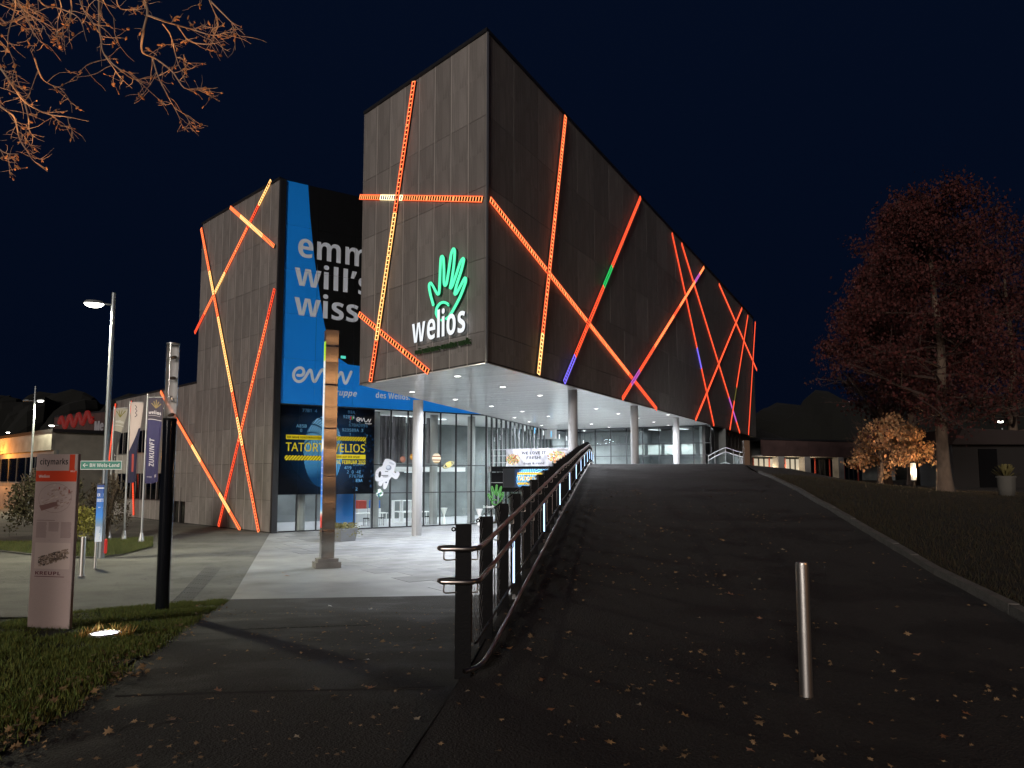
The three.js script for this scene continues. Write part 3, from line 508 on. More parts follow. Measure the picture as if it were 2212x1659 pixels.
const filmTex = canvasTex(1152, 1008, (g, w, h) => {
  const k = w / (filmX1 - filmX0), X = (x) => (x - filmX0) * k, Y = (y) => (filmY1 - y) * k;
  tatort(g, w, h); fingerprint(g, X(2.9), Y(3.1), 1.15 * k, 2.05 * k);
  g.fillStyle = '#7cc0f0'; g.font = `bold ${.25 * k}px monospace`;
  [['D3A', 4.35, 5.38], ['92B53', 4.05, 5.1], ['2   C', 4.42, 4.86], ['67BAD898', 4.42, 4.62], ['923589A 3', 4.0, 4.32], ['1', 4.45, 4.06], ['77B1 4', 1.6, 5.35], ['A85B', 1.3, 4.45], ['0', 1.5, 4.2], ['7', 5.5, 3.98], ['D3A4F', 4.75, 2.3], ['419', 4.2, 2.1], ['2 0 4E', 4.35, 1.85], ['F767BA', 4.5, 1.6], ['89A', 4.9, 1.35], ['2', 4.9, .85]].forEach(([s, x, y], i) => { g.globalAlpha = .55 + .4 * ((i * 37) % 10) / 10; g.fillText(s, X(x), Y(y)); }); g.globalAlpha = 1;
  for (let i = 0; i < 90; i++) { g.fillStyle = `rgba(40,110,170,${.08 + .22 * hash(i, 3)})`; g.fillRect(X(4.6 + 1.4 * hash(i, 1)), Y(1 + 4.2 * hash(i, 2)), .12 * k, .13 * k); }
  const yel = '#e8d62a'; g.fillStyle = yel; g.fillRect(X(.72), Y(4.02), 2.3 * k, .26 * k); hazard(g, X(3.02), Y(4.02), 2.5 * k, .26 * k, yel, '#06121f');
  g.fillStyle = '#3a3208'; g.font = `bold ${.165 * k}px sans-serif`; g.save(); g.translate(X(.78), Y(3.83)); g.scale(.94, 1); g.fillText('DIE NEUE SONDERAUSSTELLUNG', 0, 0); g.restore();
  g.fillStyle = yel; g.strokeStyle = yel; const fs = .66 * k; g.font = `${fs}px sans-serif`; const s = 'TATORT: WELIOS'; const m = g.measureText(s).width; g.save(); g.translate(X(.72), Y(3.1)); g.scale(4.78 * k / m, 1); g.lineWidth = .012 * k; g.fillText(s, 0, 0); g.strokeText(s, 0, 0); g.restore();
  g.font = `${.16 * k}px sans-serif`; g.fillText('®', X(5.42), Y(3.62));
  hazard(g, X(.68), Y(2.86), 2.3 * k, .28 * k, yel, '#06121f'); g.fillStyle = yel; g.fillRect(X(2.98), Y(2.96), 2.54 * k, .27 * k);
  g.fillStyle = '#3a3208'; g.font = `bold ${.17 * k}px sans-serif`; g.save(); g.translate(X(3.1), Y(2.755)); g.scale(.9, 1); g.fillText('DEN TÄTERN AUF DER SPUR!', 0, 0); g.restore();
  g.fillStyle = yel; g.font = `bold ${.3 * k}px sans-serif`; g.save(); g.translate(X(3.3), Y(2.4)); g.scale(.72, 1); g.fillText('BIS 16. FEBRUAR 2023', 0, 0); g.restore();
  g.strokeStyle = '#f2f4f8'; const e = ewwPts.map(([x, y]) => [X(4.9 + (x - 400) / 920 * .92), Y(5.18 - (y - 260) / 260 * .26)]); swoosh(g, e, .05 * k);
  g.fillStyle = '#c93048'; g.fillRect(X(4.5), Y(5.22), .09 * k, .2 * k); g.fillStyle = '#3fae5a'; g.fillRect(X(4.6), Y(5.22), .09 * k, .2 * k); g.fillStyle = '#ddd'; g.fillRect(X(4.69), Y(5.22), .06 * k, .12 * k);
  g.fillStyle = '#f2f4f8'; g.font = `bold ${.12 * k}px sans-serif`; g.fillText('Gruppe', X(5.45), Y(4.8));
});
{
  const t = thing('exhibition_banner', 'dark blue exhibition banner with fingerprint and yellow lettering across four glass bays', 'banner', fGlass.at(filmX0, filmY0, .06), fGlass.turn);
  const m = std({ name: 'film_print', map: filmTex, roughness: .12 });
  const n = 5, w = (filmX1 - filmX0) / n, h = filmY1 - filmY0;
  for (let i = 0; i < n; i++) { const g = new THREE.BoxGeometry(w - .012, h, .008), uv = g.attributes.uv; for (let q = 0; q < uv.count; q++) uv.setX(q, (i + uv.getX(q)) / n); part(t, 'banner_sheet', g, m, (i + .5) * w, h / 2, 0); }
}
// second exhibition banner under the terrace edge, and the food banner on the terrace railing
{
  const p = fTer.hit(1089, 1013), q = fTer.hit(1193, 1053), w = 5.0, h = p.y - q.y;
  const tx = canvasTex(1024, Math.round(1024 * h / w), (g, W, H) => { tatort(g, W, H); fingerprint(g, W * .52, H * .55, W * .33, H * .95); g.fillStyle = '#04070d'; g.fillRect(0, 0, W * .17, H); const yel = '#eec12e';
    g.fillStyle = yel; g.fillRect(W * .21, H * .2, W * .33, H * .12); g.fillStyle = '#4a3a08'; g.font = `bold ${H * .09}px sans-serif`; g.fillText('DIE NEUE SONDERAUSSTELLUNG', W * .218, H * .295, W * .31); hazard(g, W * .54, H * .2, W * .34, H * .12, yel, '#06121f'); g.fillStyle = yel; g.font = `bold ${H * .3}px sans-serif`; g.fillText('TATORT: WELIOS', W * .21, H * .64, W * .66); hazard(g, W * .21, H * .74, W * .32, H * .12, yel, '#06121f'); });
  const t = thing('exhibition_banner', 'wide dark exhibition banner with yellow lettering hung below the white food banner', 'banner', fTer.at(p.x, q.y, .12), fTer.turn);
  part(t, 'banner_sheet', box(w, h, .03), std({ name: 'print', map: tx, roughness: .45 }), w / 2, h / 2, 0).geometry = new THREE.BoxGeometry(w, h, .03);
  part(t, 'banner_frame', merge([bx(w + .06, .04, .05, w / 2, h, 0), bx(w + .06, .04, .05, w / 2, 0, 0), bx(.04, h, .05, 0, h / 2, 0)]), M.trim);
}
function bowl(g, cx, cy, r, s0) { for (let i = 0; i < 260; i++) { const a = hash(i, s0) * 6.283, q = Math.sqrt(hash(i, s0 + 1)) * r, c = ['#4e7a24', '#7da33a', '#c98f4c', '#e2b77c', '#a8412a', '#d9c48b', '#3c5a1c', '#6b2433', '#e08a3a'][Math.floor(hash(i, s0 + 2) * 9)]; g.fillStyle = c; g.beginPath(); g.ellipse(cx + q * Math.cos(a) * 1.25, cy + q * Math.sin(a) * .8, r * (.05 + .1 * hash(i, s0 + 3)), r * (.03 + .06 * hash(i, s0 + 4)), a, 0, 7); g.fill(); } }
{
  const p = fTer.hit(1095.5, 970), q = fTer.hit(1095.5, 1007.6), w = 5.0, h = p.y - q.y;
  const tx = canvasTex(1024, Math.round(1024 * h / w), (g, W, H) => { g.fillStyle = '#a3a2a8'; g.fillRect(0, 0, W, H); bowl(g, W * .1, H * .6, H * .36, 5); bowl(g, W * .72, H * .48, H * .42, 11); g.fillStyle = '#1c1c22'; g.textAlign = 'center'; const wide = (s, y, k, f) => { g.save(); g.font = `bold ${H * f}px sans-serif`; g.translate(W * .4, H * y); g.scale(k, 1); g.fillText(s, 0, 0); g.restore(); }; wide('WE LOVE IT', .33, 1.25, .23); wide('FRESH!', .6, 1.25, .23); wide('dean & david', .9, 1.2, .17); });
  const g = new THREE.PlaneGeometry(w, h, 90, 18), a = g.attributes.position; for (let i = 0; i < a.count; i++) { const x = a.getX(i), y = a.getY(i); a.setZ(i, .035 * Math.sin(x * 3.1 + y * 4.2) + .02 * Math.sin(x * 9 - y * 7) + .012 * Math.sin(x * 17 + y * 11)); } g.computeVertexNormals();
  const t = thing('food_banner', 'creased white food banner with salad bowls tied to the terrace railing', 'banner', fTer.at(p.x, q.y, .16), fTer.turn);
  part(t, 'banner_cloth', g, std({ name: 'banner_cloth', map: tx, roughness: .7, side: THREE.DoubleSide }), w / 2, h / 2, 0);
  for (let i = 0; i < 6; i++) part(t, 'tie', new THREE.TorusGeometry(.03, .006, 5, 10), M.alu, .1 + i * (w - .2) / 5, h + .02, 0);
}
{ // terrace railing
  const t = thing('terrace_railing', 'steel terrace railing behind the white food banner', 'railing', fTer.at(0, DECK, 0), fTer.turn);
  const L = fTer.L; for (let i = 0; i <= 6; i++) part(t, 'post', box(.05, 1.1, .05), M.alu, .1 + i * (L - .2) / 6, .55, 0);
  for (const y of [.25, .7, 1.1]) part(t, 'rail', bar(V(0, 0, 0), V(L, 0, 0), .02), M.alu, 0, y, 0);
}
// stickers on the glass front
function sticker(name, label, pts, z3, draw, lift = .09, cat = 'window sticker') {
  const q = pts.map(([x, y]) => fGlass.hit(...z3(x, y))), xs = q.map((p) => p.x), ys = q.map((p) => p.y), x0 = Math.min(...xs), x1 = Math.max(...xs), y0 = Math.min(...ys), y1 = Math.max(...ys);
  const px = pts.map((p) => p[0]), py = pts.map((p) => p[1]), a0 = Math.min(...px), a1 = Math.max(...px), b0 = Math.min(...py), b1 = Math.max(...py);
  const sh = new THREE.Shape(); sh.setFromPoints(new THREE.SplineCurve(q.concat([q[0]]).map((p) => new THREE.Vector2(p.x - x0, p.y - y0))).getPoints(pts.length * 5));
  const g = new THREE.ExtrudeGeometry(sh, { depth: .006, bevelEnabled: false }), uv = g.attributes.uv, pp = g.attributes.position; for (let i = 0; i < uv.count; i++) uv.setXY(i, pp.getX(i) / (x1 - x0), pp.getY(i) / (y1 - y0));
  const tx = canvasTex(384, Math.round(384 * (y1 - y0) / (x1 - x0)), (c, W, H) => { c.save(); c.scale(W / (a1 - a0), H / (b1 - b0)); c.translate(-a0, -b0); draw(c); c.restore(); });
  return solo(name, label, cat, g, std({ name: 'sticker_print', map: tx, roughness: .4 }), fGlass.at(x0, y0, lift), fGlass.turn);
}
const z5 = (x, y) => [(1450 + x / 5.53) / 1.8228, (1700 + y / 5.53) / 1.8228];
sticker('astronaut_sticker', 'white floating astronaut printed as a sticker on the glass front', [[350, 600], [400, 588], [480, 610], [560, 660], [588, 700], [575, 780], [545, 830], [555, 880], [590, 900], [600, 860], [640, 865], [668, 910], [655, 960], [610, 1025], [560, 1025], [505, 985], [480, 1000], [440, 1060], [420, 1120], [385, 1215], [345, 1252], [312, 1225], [312, 1110], [280, 1170], [240, 1185], [205, 1150], [215, 1085], [185, 1080], [140, 1055], [138, 960], [150, 860], [200, 800], [290, 745], [310, 690]], z5, (c) => {
  c.fillStyle = '#d9dbe2'; c.fillRect(100, 550, 600, 720); const sh = (x, y, rx, ry, f, r = 0) => { c.fillStyle = f; c.beginPath(); c.ellipse(x, y, rx, ry, r, 0, 7); c.fill(); };
  sh(425, 785, 62, 58, '#8f97a6'); sh(412, 770, 40, 36, '#c3cbd8'); sh(490, 690, 60, 22, '#b5b9c4', .4); sh(235, 930, 30, 70, '#20262c', .1); c.fillStyle = '#30343c'; c.fillRect(270, 945, 150, 16); c.fillRect(300, 975, 120, 14); c.fillRect(345, 860, 70, 14); sh(375, 1105, 18, 16, '#22304a'); c.fillStyle = '#c33'; c.fillRect(538, 870, 22, 10);
  c.strokeStyle = '#a9adb8'; c.lineWidth = 6; for (const [a, b, d, e] of [[150, 905, 215, 915], [140, 980, 210, 990], [500, 900, 560, 960], [215, 1085, 300, 1060], [320, 1110, 440, 1050], [330, 1010, 470, 960]]) { c.beginPath(); c.moveTo(a, b); c.lineTo(d, e); c.stroke(); } });
const disc = (cx, cy, rx, ry) => Array.from({ length: 20 }, (_, i) => [cx + rx * Math.cos(i * .314159), cy + ry * Math.sin(i * .314159)]);
const bands = (cx, cy, r, cs) => (c) => { cs.forEach((f, i) => { c.fillStyle = f; c.fillRect(cx - r * 1.4, cy - r * 1.3 + i * 2.6 * r / cs.length, r * 2.8, 2.7 * r / cs.length); }); };
sticker('planet_sticker', 'blue and green globe sticker below the floating astronaut', disc(235, 1335, 76, 92), z5, (c) => { c.fillStyle = '#dfe6ea'; c.fillRect(100, 1200, 300, 300); for (let i = 0; i < 40; i++) { c.fillStyle = ['#2d5e9a', '#3d8a3c', '#e9eef0', '#2f6f52'][i % 4]; c.beginPath(); c.ellipse(165 + 140 * hash(i, 7), 1250 + 170 * hash(i, 8), 30 * hash(i, 9) + 6, 18, hash(i, 6) * 3, 0, 7); c.fill(); } });
sticker('planet_sticker', 'small reddish brown planet sticker right of the floating astronaut', disc(738, 600, 60, 70), z5, (c) => { c.fillStyle = '#8a5a48'; c.fillRect(600, 500, 300, 300); c.fillStyle = '#a9705a'; c.beginPath(); c.arc(720, 590, 40, 0, 7); c.fill(); });
sticker('planet_sticker', 'orange planet sticker half hidden behind the nearest white column', disc(935, 545, 42, 64), z5, (c) => { c.fillStyle = '#c98a2e'; c.fillRect(800, 400, 300, 300); c.fillStyle = '#e0b04a'; c.fillRect(800, 530, 300, 30); });
sticker('planet_sticker', 'large striped planet sticker in cream and brown', disc(1470, 578, 95, 112), z5, bands(1470, 578, 100, ['#8f7a5c', '#d9cfae', '#efe8cf', '#a5714a', '#f3eed8', '#efe6cc', '#9c6d45', '#e9dfbe', '#b79a6b', '#776348']));
{ const ring = []; for (let i = 0; i < 26; i++) { const a = i / 26 * 6.2832, x = 140 * Math.cos(a), y = 62 * Math.sin(a); ring.push([1735 + x * .88 + y * .48, 720 - x * .48 + y * .88]); }
  sticker('planet_sticker', 'yellow ringed planet sticker right of the striped planet', ring, z5, (c) => { c.fillStyle = '#8b8a6e'; c.fillRect(1500, 500, 500, 400); c.strokeStyle = '#c9c49a'; c.lineWidth = 12; c.beginPath(); c.ellipse(1735, 720, 110, 44, -.5, 0, 7); c.stroke(); c.fillStyle = '#3a3d38'; c.beginPath(); c.ellipse(1735, 716, 88, 40, -.5, 0, 7); c.fill(); c.fillStyle = '#dcc66e'; c.beginPath(); c.ellipse(1735, 700, 64, 74, 0, 0, 7); c.fill(); c.fillStyle = '#eadb96'; c.fillRect(1680, 690, 110, 16); }); }
{ // green hand sticker on the side glazing by the entrance
  const z = (x, y) => fTer.hit((1850 + x / 4.148) / 1.8228, (1650 + y / 4.148) / 1.8228), b0 = z(430, 1400), S = (x, y) => { const h = z(x, y); return V(h.x - b0.x, h.y - b0.y, 0); };
  const pts = [[340, 1330], [295, 1240], [305, 1225], [350, 1280], [370, 1280], [350, 1130], [362, 1100], [385, 1170], [402, 1240], [415, 1180], [430, 1085], [442, 1085], [440, 1180], [442, 1255], [470, 1190], [500, 1110], [515, 1115], [490, 1220], [480, 1280], [520, 1220], [545, 1205], [540, 1250], [500, 1330], [450, 1390], [400, 1400], [362, 1375], [365, 1335], [400, 1315], [440, 1330]].map(([x, y]) => S(x, y));
  const t = thing('hand_sticker', 'bright green hand outline on the entrance glass beside the railing', 'sign', fTer.at(b0.x, b0.y, -.02), fTer.turn);
  part(t, 'hand_outline', tube(pts, .045, 260, 8), glow(.10, .52, .06, .55));
  const tg = new TextGeometry('Zukunft', { font: fontBold, size: .16, depth: .02, curveSegments: 3 }); part(t, 'lettering', tg, M.white, -1.0, -.22, 0);
}

// ---------------------------------------------------------------- downlights in the soffit
{
  const z3 = [[1267, 128], [984, 226], [1548, 195], [1253, 273], [1779, 248], [1477, 315], [1669, 348], [2128, 330], [1832, 377], [1712, 412], [1645, 437], [2099, 425], [1790, 434], [2054, 467], [1620, 386], [1555, 413]].map(([x, y]) => [(1000 + x / 1.58) / 1.8228, (1400 + y / 1.58) / 1.8228]);
  const z6 = [[648, 80], [357, 193], [548, 227], [280, 267], [1035, 170], [1195, 205], [1190, 92], [860, 127]].map(([x, y]) => [(2200 + x / 2.765) / 1.8228, (1600 + y / 2.765) / 1.8228]);
  let proto;
  for (const [u, v] of [...z3, ...z6]) {
    const p = onY(u, v, SOFFIT - .012);
    if (!proto) { proto = thing('downlight', 'round white downlight glowing in the soffit', 'downlight', p, 0, 'downlights in the white soffit'); part(proto, 'bezel', new THREE.TorusGeometry(.14, .018, 8, 28).rotateX(Math.PI / 2), M.white); part(proto, 'lamp', new THREE.CylinderGeometry(.125, .125, .012, 24), M.downGlow); }
    else clone(proto, p);
    const s = new THREE.SpotLight(0xf2f7ff, 165, 0, 1.45, .5, 2); s.name = 'downlight_beam'; s.position.copy(p).y -= .03; s.target.position.set(p.x, -5, p.z); s.castShadow = true; s.shadow.radius = 6; scene.add(s, s.target);
  }
}
// hanging strings of small lights behind the side glazing
{
  const z = (x, y) => [(1850 + x / 4.148) / 1.8228, (1650 + y / 4.148) / 1.8228]; let proto, protoB; const warm = glow(.9, .95, 1, 1.6), blue = glow(.12, .55, 1, 1.6);
  for (const [x, y0, y1, b] of [[525, 10, 110], [722, 62, 155], [900, 110, 195], [1060, 145, 235, 1], [1204, 190, 265], [1330, 200, 295, 1], [1462, 250, 325], [1580, 280, 350], [1855, 345, 415]]) {
    const a = atD(...z(x, y0), 58), c = atD(...z(x, y1), 58), g = cyl(.035, .035, a.y - c.y, 8);
    const t = thing('hanging_light', b ? 'slim blue light rod hanging behind the side glazing' : 'slim white light rod hanging behind the side glazing', 'hanging light', c, 0, b ? 'blue hanging light rods' : 'white hanging light rods');
    part(t, 'light_rod', g, b ? blue : warm); part(t, 'wire', cyl(.006, .006, SOFFIT - a.y, 5), M.alu, 0, a.y - c.y, 0);
  }
}
// interior lighting
const lampPanel = (p, w, d, I, c = 0xf2f6ff) => {
  const t = thing('ceiling_light', 'flat rectangular ceiling light inside the glass hall', 'ceiling light', p, fGlass.turn, 'ceiling lights inside the glass hall');
  part(t, 'light_panel', box(w, .03, d), glow(.9, .95, 1, 2.2));
  const r = new THREE.RectAreaLight(c, I, w, d); r.name = 'ceiling_light_glow'; r.position.copy(p).y -= .03; r.rotation.set(-Math.PI / 2, 0, 0); scene.add(r);
};
for (const [x, z] of [[2.5, 4], [6.2, 3.4], [9.6, 3.4], [12.6, 4]]) { const p = inset(fGlass, x, z); lampPanel(V(p.x, SOFFIT - .06, p.z), 1.2, .3, 105); }
for (const [x, z] of [[3.5, 6.6], [8, 6.6], [12, 6.6]]) { const p = inset(fGlass, x, z); lampPanel(V(p.x, DECK - .34, p.z), 1.2, .3, 112); }
for (const x of [8.6, 11.0, 13.0]) { const p = fBack.at(x, 0, -2.6); lampPanel(V(p.x, SOFFIT - .08, p.z), 1.2, .3, 40, 0xeaf3ff); }
for (const x of [1.6, 3.9]) { const p = fTer.at(x, DECK - .36, -1.0); lampPanel(p, .9, .25, 24); }
// furniture in the hall
{
  const mk = (x, z) => { const p = inset(fGlass, x, z); return V(p.x, PLAZA + .03, p.z); };
  const t = thing('bench_table', 'white bench table inside the glass front, left of the column', 'table', mk(7.2, 3.0), fGlass.turn); part(t, 'tabletop', box(2.2, .05, .7), M.white, 0, .75, 0); for (const x of [-1, 1]) for (const z of [-.28, .28]) part(t, 'leg', box(.05, .73, .05), M.white, x, .37, z);
  clone(t, mk(10.4, 3.0), null, 'white bench table inside the glass front, right of the column', null);
  const s = thing('display_shelf', 'low white cube shelf behind the bench table', 'shelf', mk(10.3, 4.2), fGlass.turn); for (let i = 0; i < 4; i++) part(s, 'upright', box(.05, 1.5, .4), M.white, i * .62 - .93, .75, 0); for (let j = 0; j < 3; j++) part(s, 'board', box(1.9, .05, .4), M.white, 0, .03 + j * .72, 0);
  const b = thing('blue_wall_panel', 'blue exhibition partition with white print behind the glass', 'partition', mk(5.0, 2.4), fGlass.turn); part(b, 'board', box(1.9, 2.3, .06), std({ name: 'blue_board', color: col(.01, .16, .5), roughness: .5 }), 0, 1.17, 0); part(b, 'notice', box(.36, .36, .02), M.white, -.5, 1.1, .045);
  const ch = thing('stool', 'black stool beside the left white bench table', 'stool', mk(6.6, 2.2), fGlass.turn); part(ch, 'seat', cyl(.2, .2, .05, 18), M.black, 0, .46, 0); for (const [x, z] of [[.13, .13], [-.13, .13], [.13, -.13], [-.13, -.13]]) part(ch, 'leg', cyl(.018, .018, .46, 8), M.black, x, 0, z);
  clone(ch, mk(7.6, 2.2), null, 'black stool right of the middle of the left white bench table', null); clone(ch, mk(10.0, 2.2), null, 'black stool beside the right white bench table', null); clone(ch, mk(10.9, 2.1), null, 'black stool at the right end of the right white bench table', null);
  const ex = [['blue', .02, .14, .5, 9.0], ['red', .5, .06, .04, 8.0], ['orange', .6, .25, .04, 6.5]]; for (const [n, r, g, b, x] of ex) { const q = thing('exhibit_case', n + ' box-shaped exhibit case on a plinth deep inside the hall', 'exhibit', mk(x, 6.4), fGlass.turn); part(q, 'plinth', box(.7, .9, .6), M.white, 0, .45, 0); part(q, 'case', box(.6, .55, .5), std({ name: n + '_case', color: col(r, g, b), roughness: .4 }), 0, 1.18, 0); }
  const c = thing('cone_stand', 'white hourglass shaped stand by the corner of the glass front', 'stand', fGlass.at(13.0, PLAZA, .9)); part(c, 'bowl', new THREE.CylinderGeometry(.22, .04, .5, 20).translate(0, .8, 0), M.white); part(c, 'foot', new THREE.CylinderGeometry(.04, .16, .55, 20).translate(0, .275, 0), M.white);
  clone(c, mk(11.6, 1.2), null, 'white hourglass shaped stand inside the glass front', null);
}

// ---------------------------------------------------------------- ramp railing
{
  const R = thing('ramp_railing', 'long black railing with flat posts and two steel handrails climbing the ramp', 'railing', V(railX(6), 0, -6));
  const o = R.position, turn = Math.atan2(-0.133, 1) * 1, P = (D, side, h) => V(railX(D) + side - o.x, gR(0, D) + h, -D - o.z);
  const post = box(.128, 1.22, .03), n = 37;
  for (let i = 0; i < n; i++) { const D = 6.07 + i * 1.1, p = P(D, 0, .61 - (i ? .06 : 0)); part(R, 'post', post, M.black, p.x, p.y, p.z, 0, -.05, 0); if (i < 8) part(R, 'cable_lug', new THREE.TorusGeometry(.014, .006, 6, 12), M.black, p.x - .08, p.y + .57, p.z + .005); }
  const line = (side, h, D0, D1, step = 1.2) => { const a = []; for (let D = D0; D <= D1 + .01; D += step) a.push(P(D, side, h)); return a; };
  for (const [h, hs] of [[1.03, .03], [.77, .03]]) {
    const p0 = P(6.07, 0, h), loop = [P(6.35, -.03, h - .02), V(p0.x - .06, p0.y, p0.z - .06), V(p0.x - .17, p0.y, p0.z - .02), V(p0.x - .195, p0.y, p0.z + .03), V(p0.x - .17, p0.y, p0.z + .075), V(p0.x, p0.y, p0.z + .085), V(p0.x + .09, p0.y, p0.z + .07), V(p0.x + .13, p0.y + .005, p0.z + .01)];
    const run = line(.115, h, 6.6, 46, .66); part(R, 'handrail', tube([...loop, ...run], .0215, 520, 10), M.rail);
    for (let i = 0; i < n; i++) { const D = 6.07 + i * 1.1, a = P(D, .06, h - .09), b = P(D, .115, h - .09), c = P(D, .115, h - .02); part(R, 'bracket', tube([P(D, .02, h - .09), a, b, c], .006, 12, 5), M.rail); }
    part(R, 'bracket', tube([V(p0.x - .15, p0.y - .01, p0.z + .03), V(p0.x - .15, p0.y - .09, p0.z + .03), V(p0.x - .05, p0.y - .09, p0.z + .012)], .006, 14, 5), M.rail);
  }
  part(R, 'kerb_rail', tube([P(6.02, .02, .07), P(6.1, .09, .075), P(6.2, .13, .08), ...line(.14, .085, 6.5, 46, .66)], .02, 480, 8), M.rail);
  part(R, 'lower_rail', tube(line(.06, .22, 6.3, 46, .66), .012, 420, 6), M.trim);
  // light rods: one on every third post
  for (let i = 0; i < 12; i++) { const D = 8.3 + i * 3.75; if (D > 46) break; const p = P(D, .115, .29); part(R, 'light_rod', cyl(.011, .011, .45, 8), M.ledWhite, p.x, p.y, p.z); part(R, 'rod_holder', bx(.03, .5, .012, -.02, .24, 0), M.black, p.x, p.y, p.z - .012); part(R, 'clamp', box(.035, .05, .04), M.alu, p.x, p.y - .15, p.z); }
  // net of steel wire between the posts
  const net = []; for (let i = 0; i < 9; i++) { const D0 = 6.07 + i * 1.2, L = 1.2, H = 1.05; for (let k = -9; k < 11; k++) for (const s of [1, -1]) { let t0 = Math.max(0, s > 0 ? -k / 10 : (k - 10) / 10), t1 = Math.min(1, s > 0 ? 1 - k / 10 : k / 10); if (t1 - t0 < .05) continue; const hh = (t) => .1 + H * (s > 0 ? t + k / 10 : k / 10 - t); net.push(bar(P(D0 + t0 * L, -.03, hh(t0)), P(D0 + t1 * L, -.03, hh(t1)), .0016, 3)); } }
  part(R, 'wire_net', merge(net), M.alu).userData.kind = 'stuff';
  part(R, 'top_cable', tube(line(-.05, 1.16, 6.07, 46, 1.2), .004, 200, 5), M.trim);
  for (let i = 0; i < 14; i++) { const a = P(6.17 + i * 1.2, .05, .26), b = P(6.17 + i * 1.2, .05, .72); part(R, 'panel_edge', bar(a, b, .006), M.rail); }
  // end returns on the deck
  const e = P(46, .115, 0); for (const h of [1.03, .77]) part(R, 'handrail', tube([V(e.x, gR(0, 46) + h, e.z), V(e.x - .05, gR(0, 46) + h, e.z - .25), V(e.x - .5, gR(0, 46) + h, e.z - .3), V(e.x - 2.2, gR(0, 46) + h, e.z - .2)], .0215, 30, 8), M.rail);
}
{ // second railing on the right, by the black wall
  const pts = [[1630, 540], [1700, 500], [1815, 450], [1900, 475], [1970, 495], [2034, 512]], z = (x, y) => [(2200 + x / 2.765) / 1.8228, (1600 + y / 2.765) / 1.8228];
  const Ds = [50, 47, 44, 41.5, 40, 38.5], base = atD(...z(2034, 740), 38.5), t = thing('stair_railing', 'bright steel railing with glass infill arching beside the black wall', 'railing', base);
  const top = pts.map(([x, y], i) => atD(...z(x, y), Ds[i]).sub(base)), low = pts.map(([x, y], i) => atD(...z(x, y + 48), Ds[i]).sub(base)), foot = [[1760, 625], [1830, 612], [1930, 668], [2034, 738]].map(([x, y], i) => atD(...z(x, y), [46.5, 44, 41, 38.5][i]).sub(base));
  part(t, 'handrail', tube(top, .03, 60, 8), M.alu); part(t, 'handrail', tube(low, .03, 60, 8), M.alu); part(t, 'base_rail', tube(foot, .03, 40, 8), M.alu);
  top.forEach((p, i) => { const f = gR(0, Ds[i]) - .1 - base.y; part(t, 'post', bar(V(p.x, f, p.z), p, .02), M.alu); });
  for (let i = 0; i < 5; i++) { const a = low[i], b = low[i + 1], g = new THREE.BufferGeometry(); const f0 = a.y - .7, f1 = b.y - .7; g.setAttribute('position', new THREE.Float32BufferAttribute([a.x, f0, a.z, b.x, f1, b.z, b.x, b.y - .05, b.z, a.x, a.y - .05, a.z], 3)); g.setAttribute('uv', new THREE.Float32BufferAttribute([0, 0, 1, 0, 1, 1, 0, 1], 2)); g.setIndex([0, 1, 2, 0, 2, 3]); g.computeVertexNormals(); part(t, 'glass_pane', g, M.glass); }
  part(t, 'end_post', box(.28, 2.0, .28), std({ name: 'brown_post', color: col(.12, .07, .04), roughness: .6 }), .1, .75, -.1);
}
// ---------------------------------------------------------------- bollards
function bollard(label, p, r, h, group) {
  const t = thing('bollard', label, 'bollard', p, 0, group);
  part(t, 'tube', cyl(r, r, h - .012, 32), M.steel); part(t, 'cap', new THREE.CylinderGeometry(r - .004, r, .014, 32).translate(0, h - .006, 0), M.steel); part(t, 'base_ring', cyl(r + .03, r + .028, .012, 28), M.alu);
  return t;
}
{ const p = onSurf(1742, 1509, gR); const s = -p.z / F; bollard('shiny stainless steel bollard standing alone on the dark ramp at right', p, 13.4 * s, 281 * s); }
{ const p = onY(176, 1244, PLAZA); bollard('short stainless steel bollard beside the grey town plan pillar', p, 5.2 * -p.z / F, 82 * -p.z / F); }
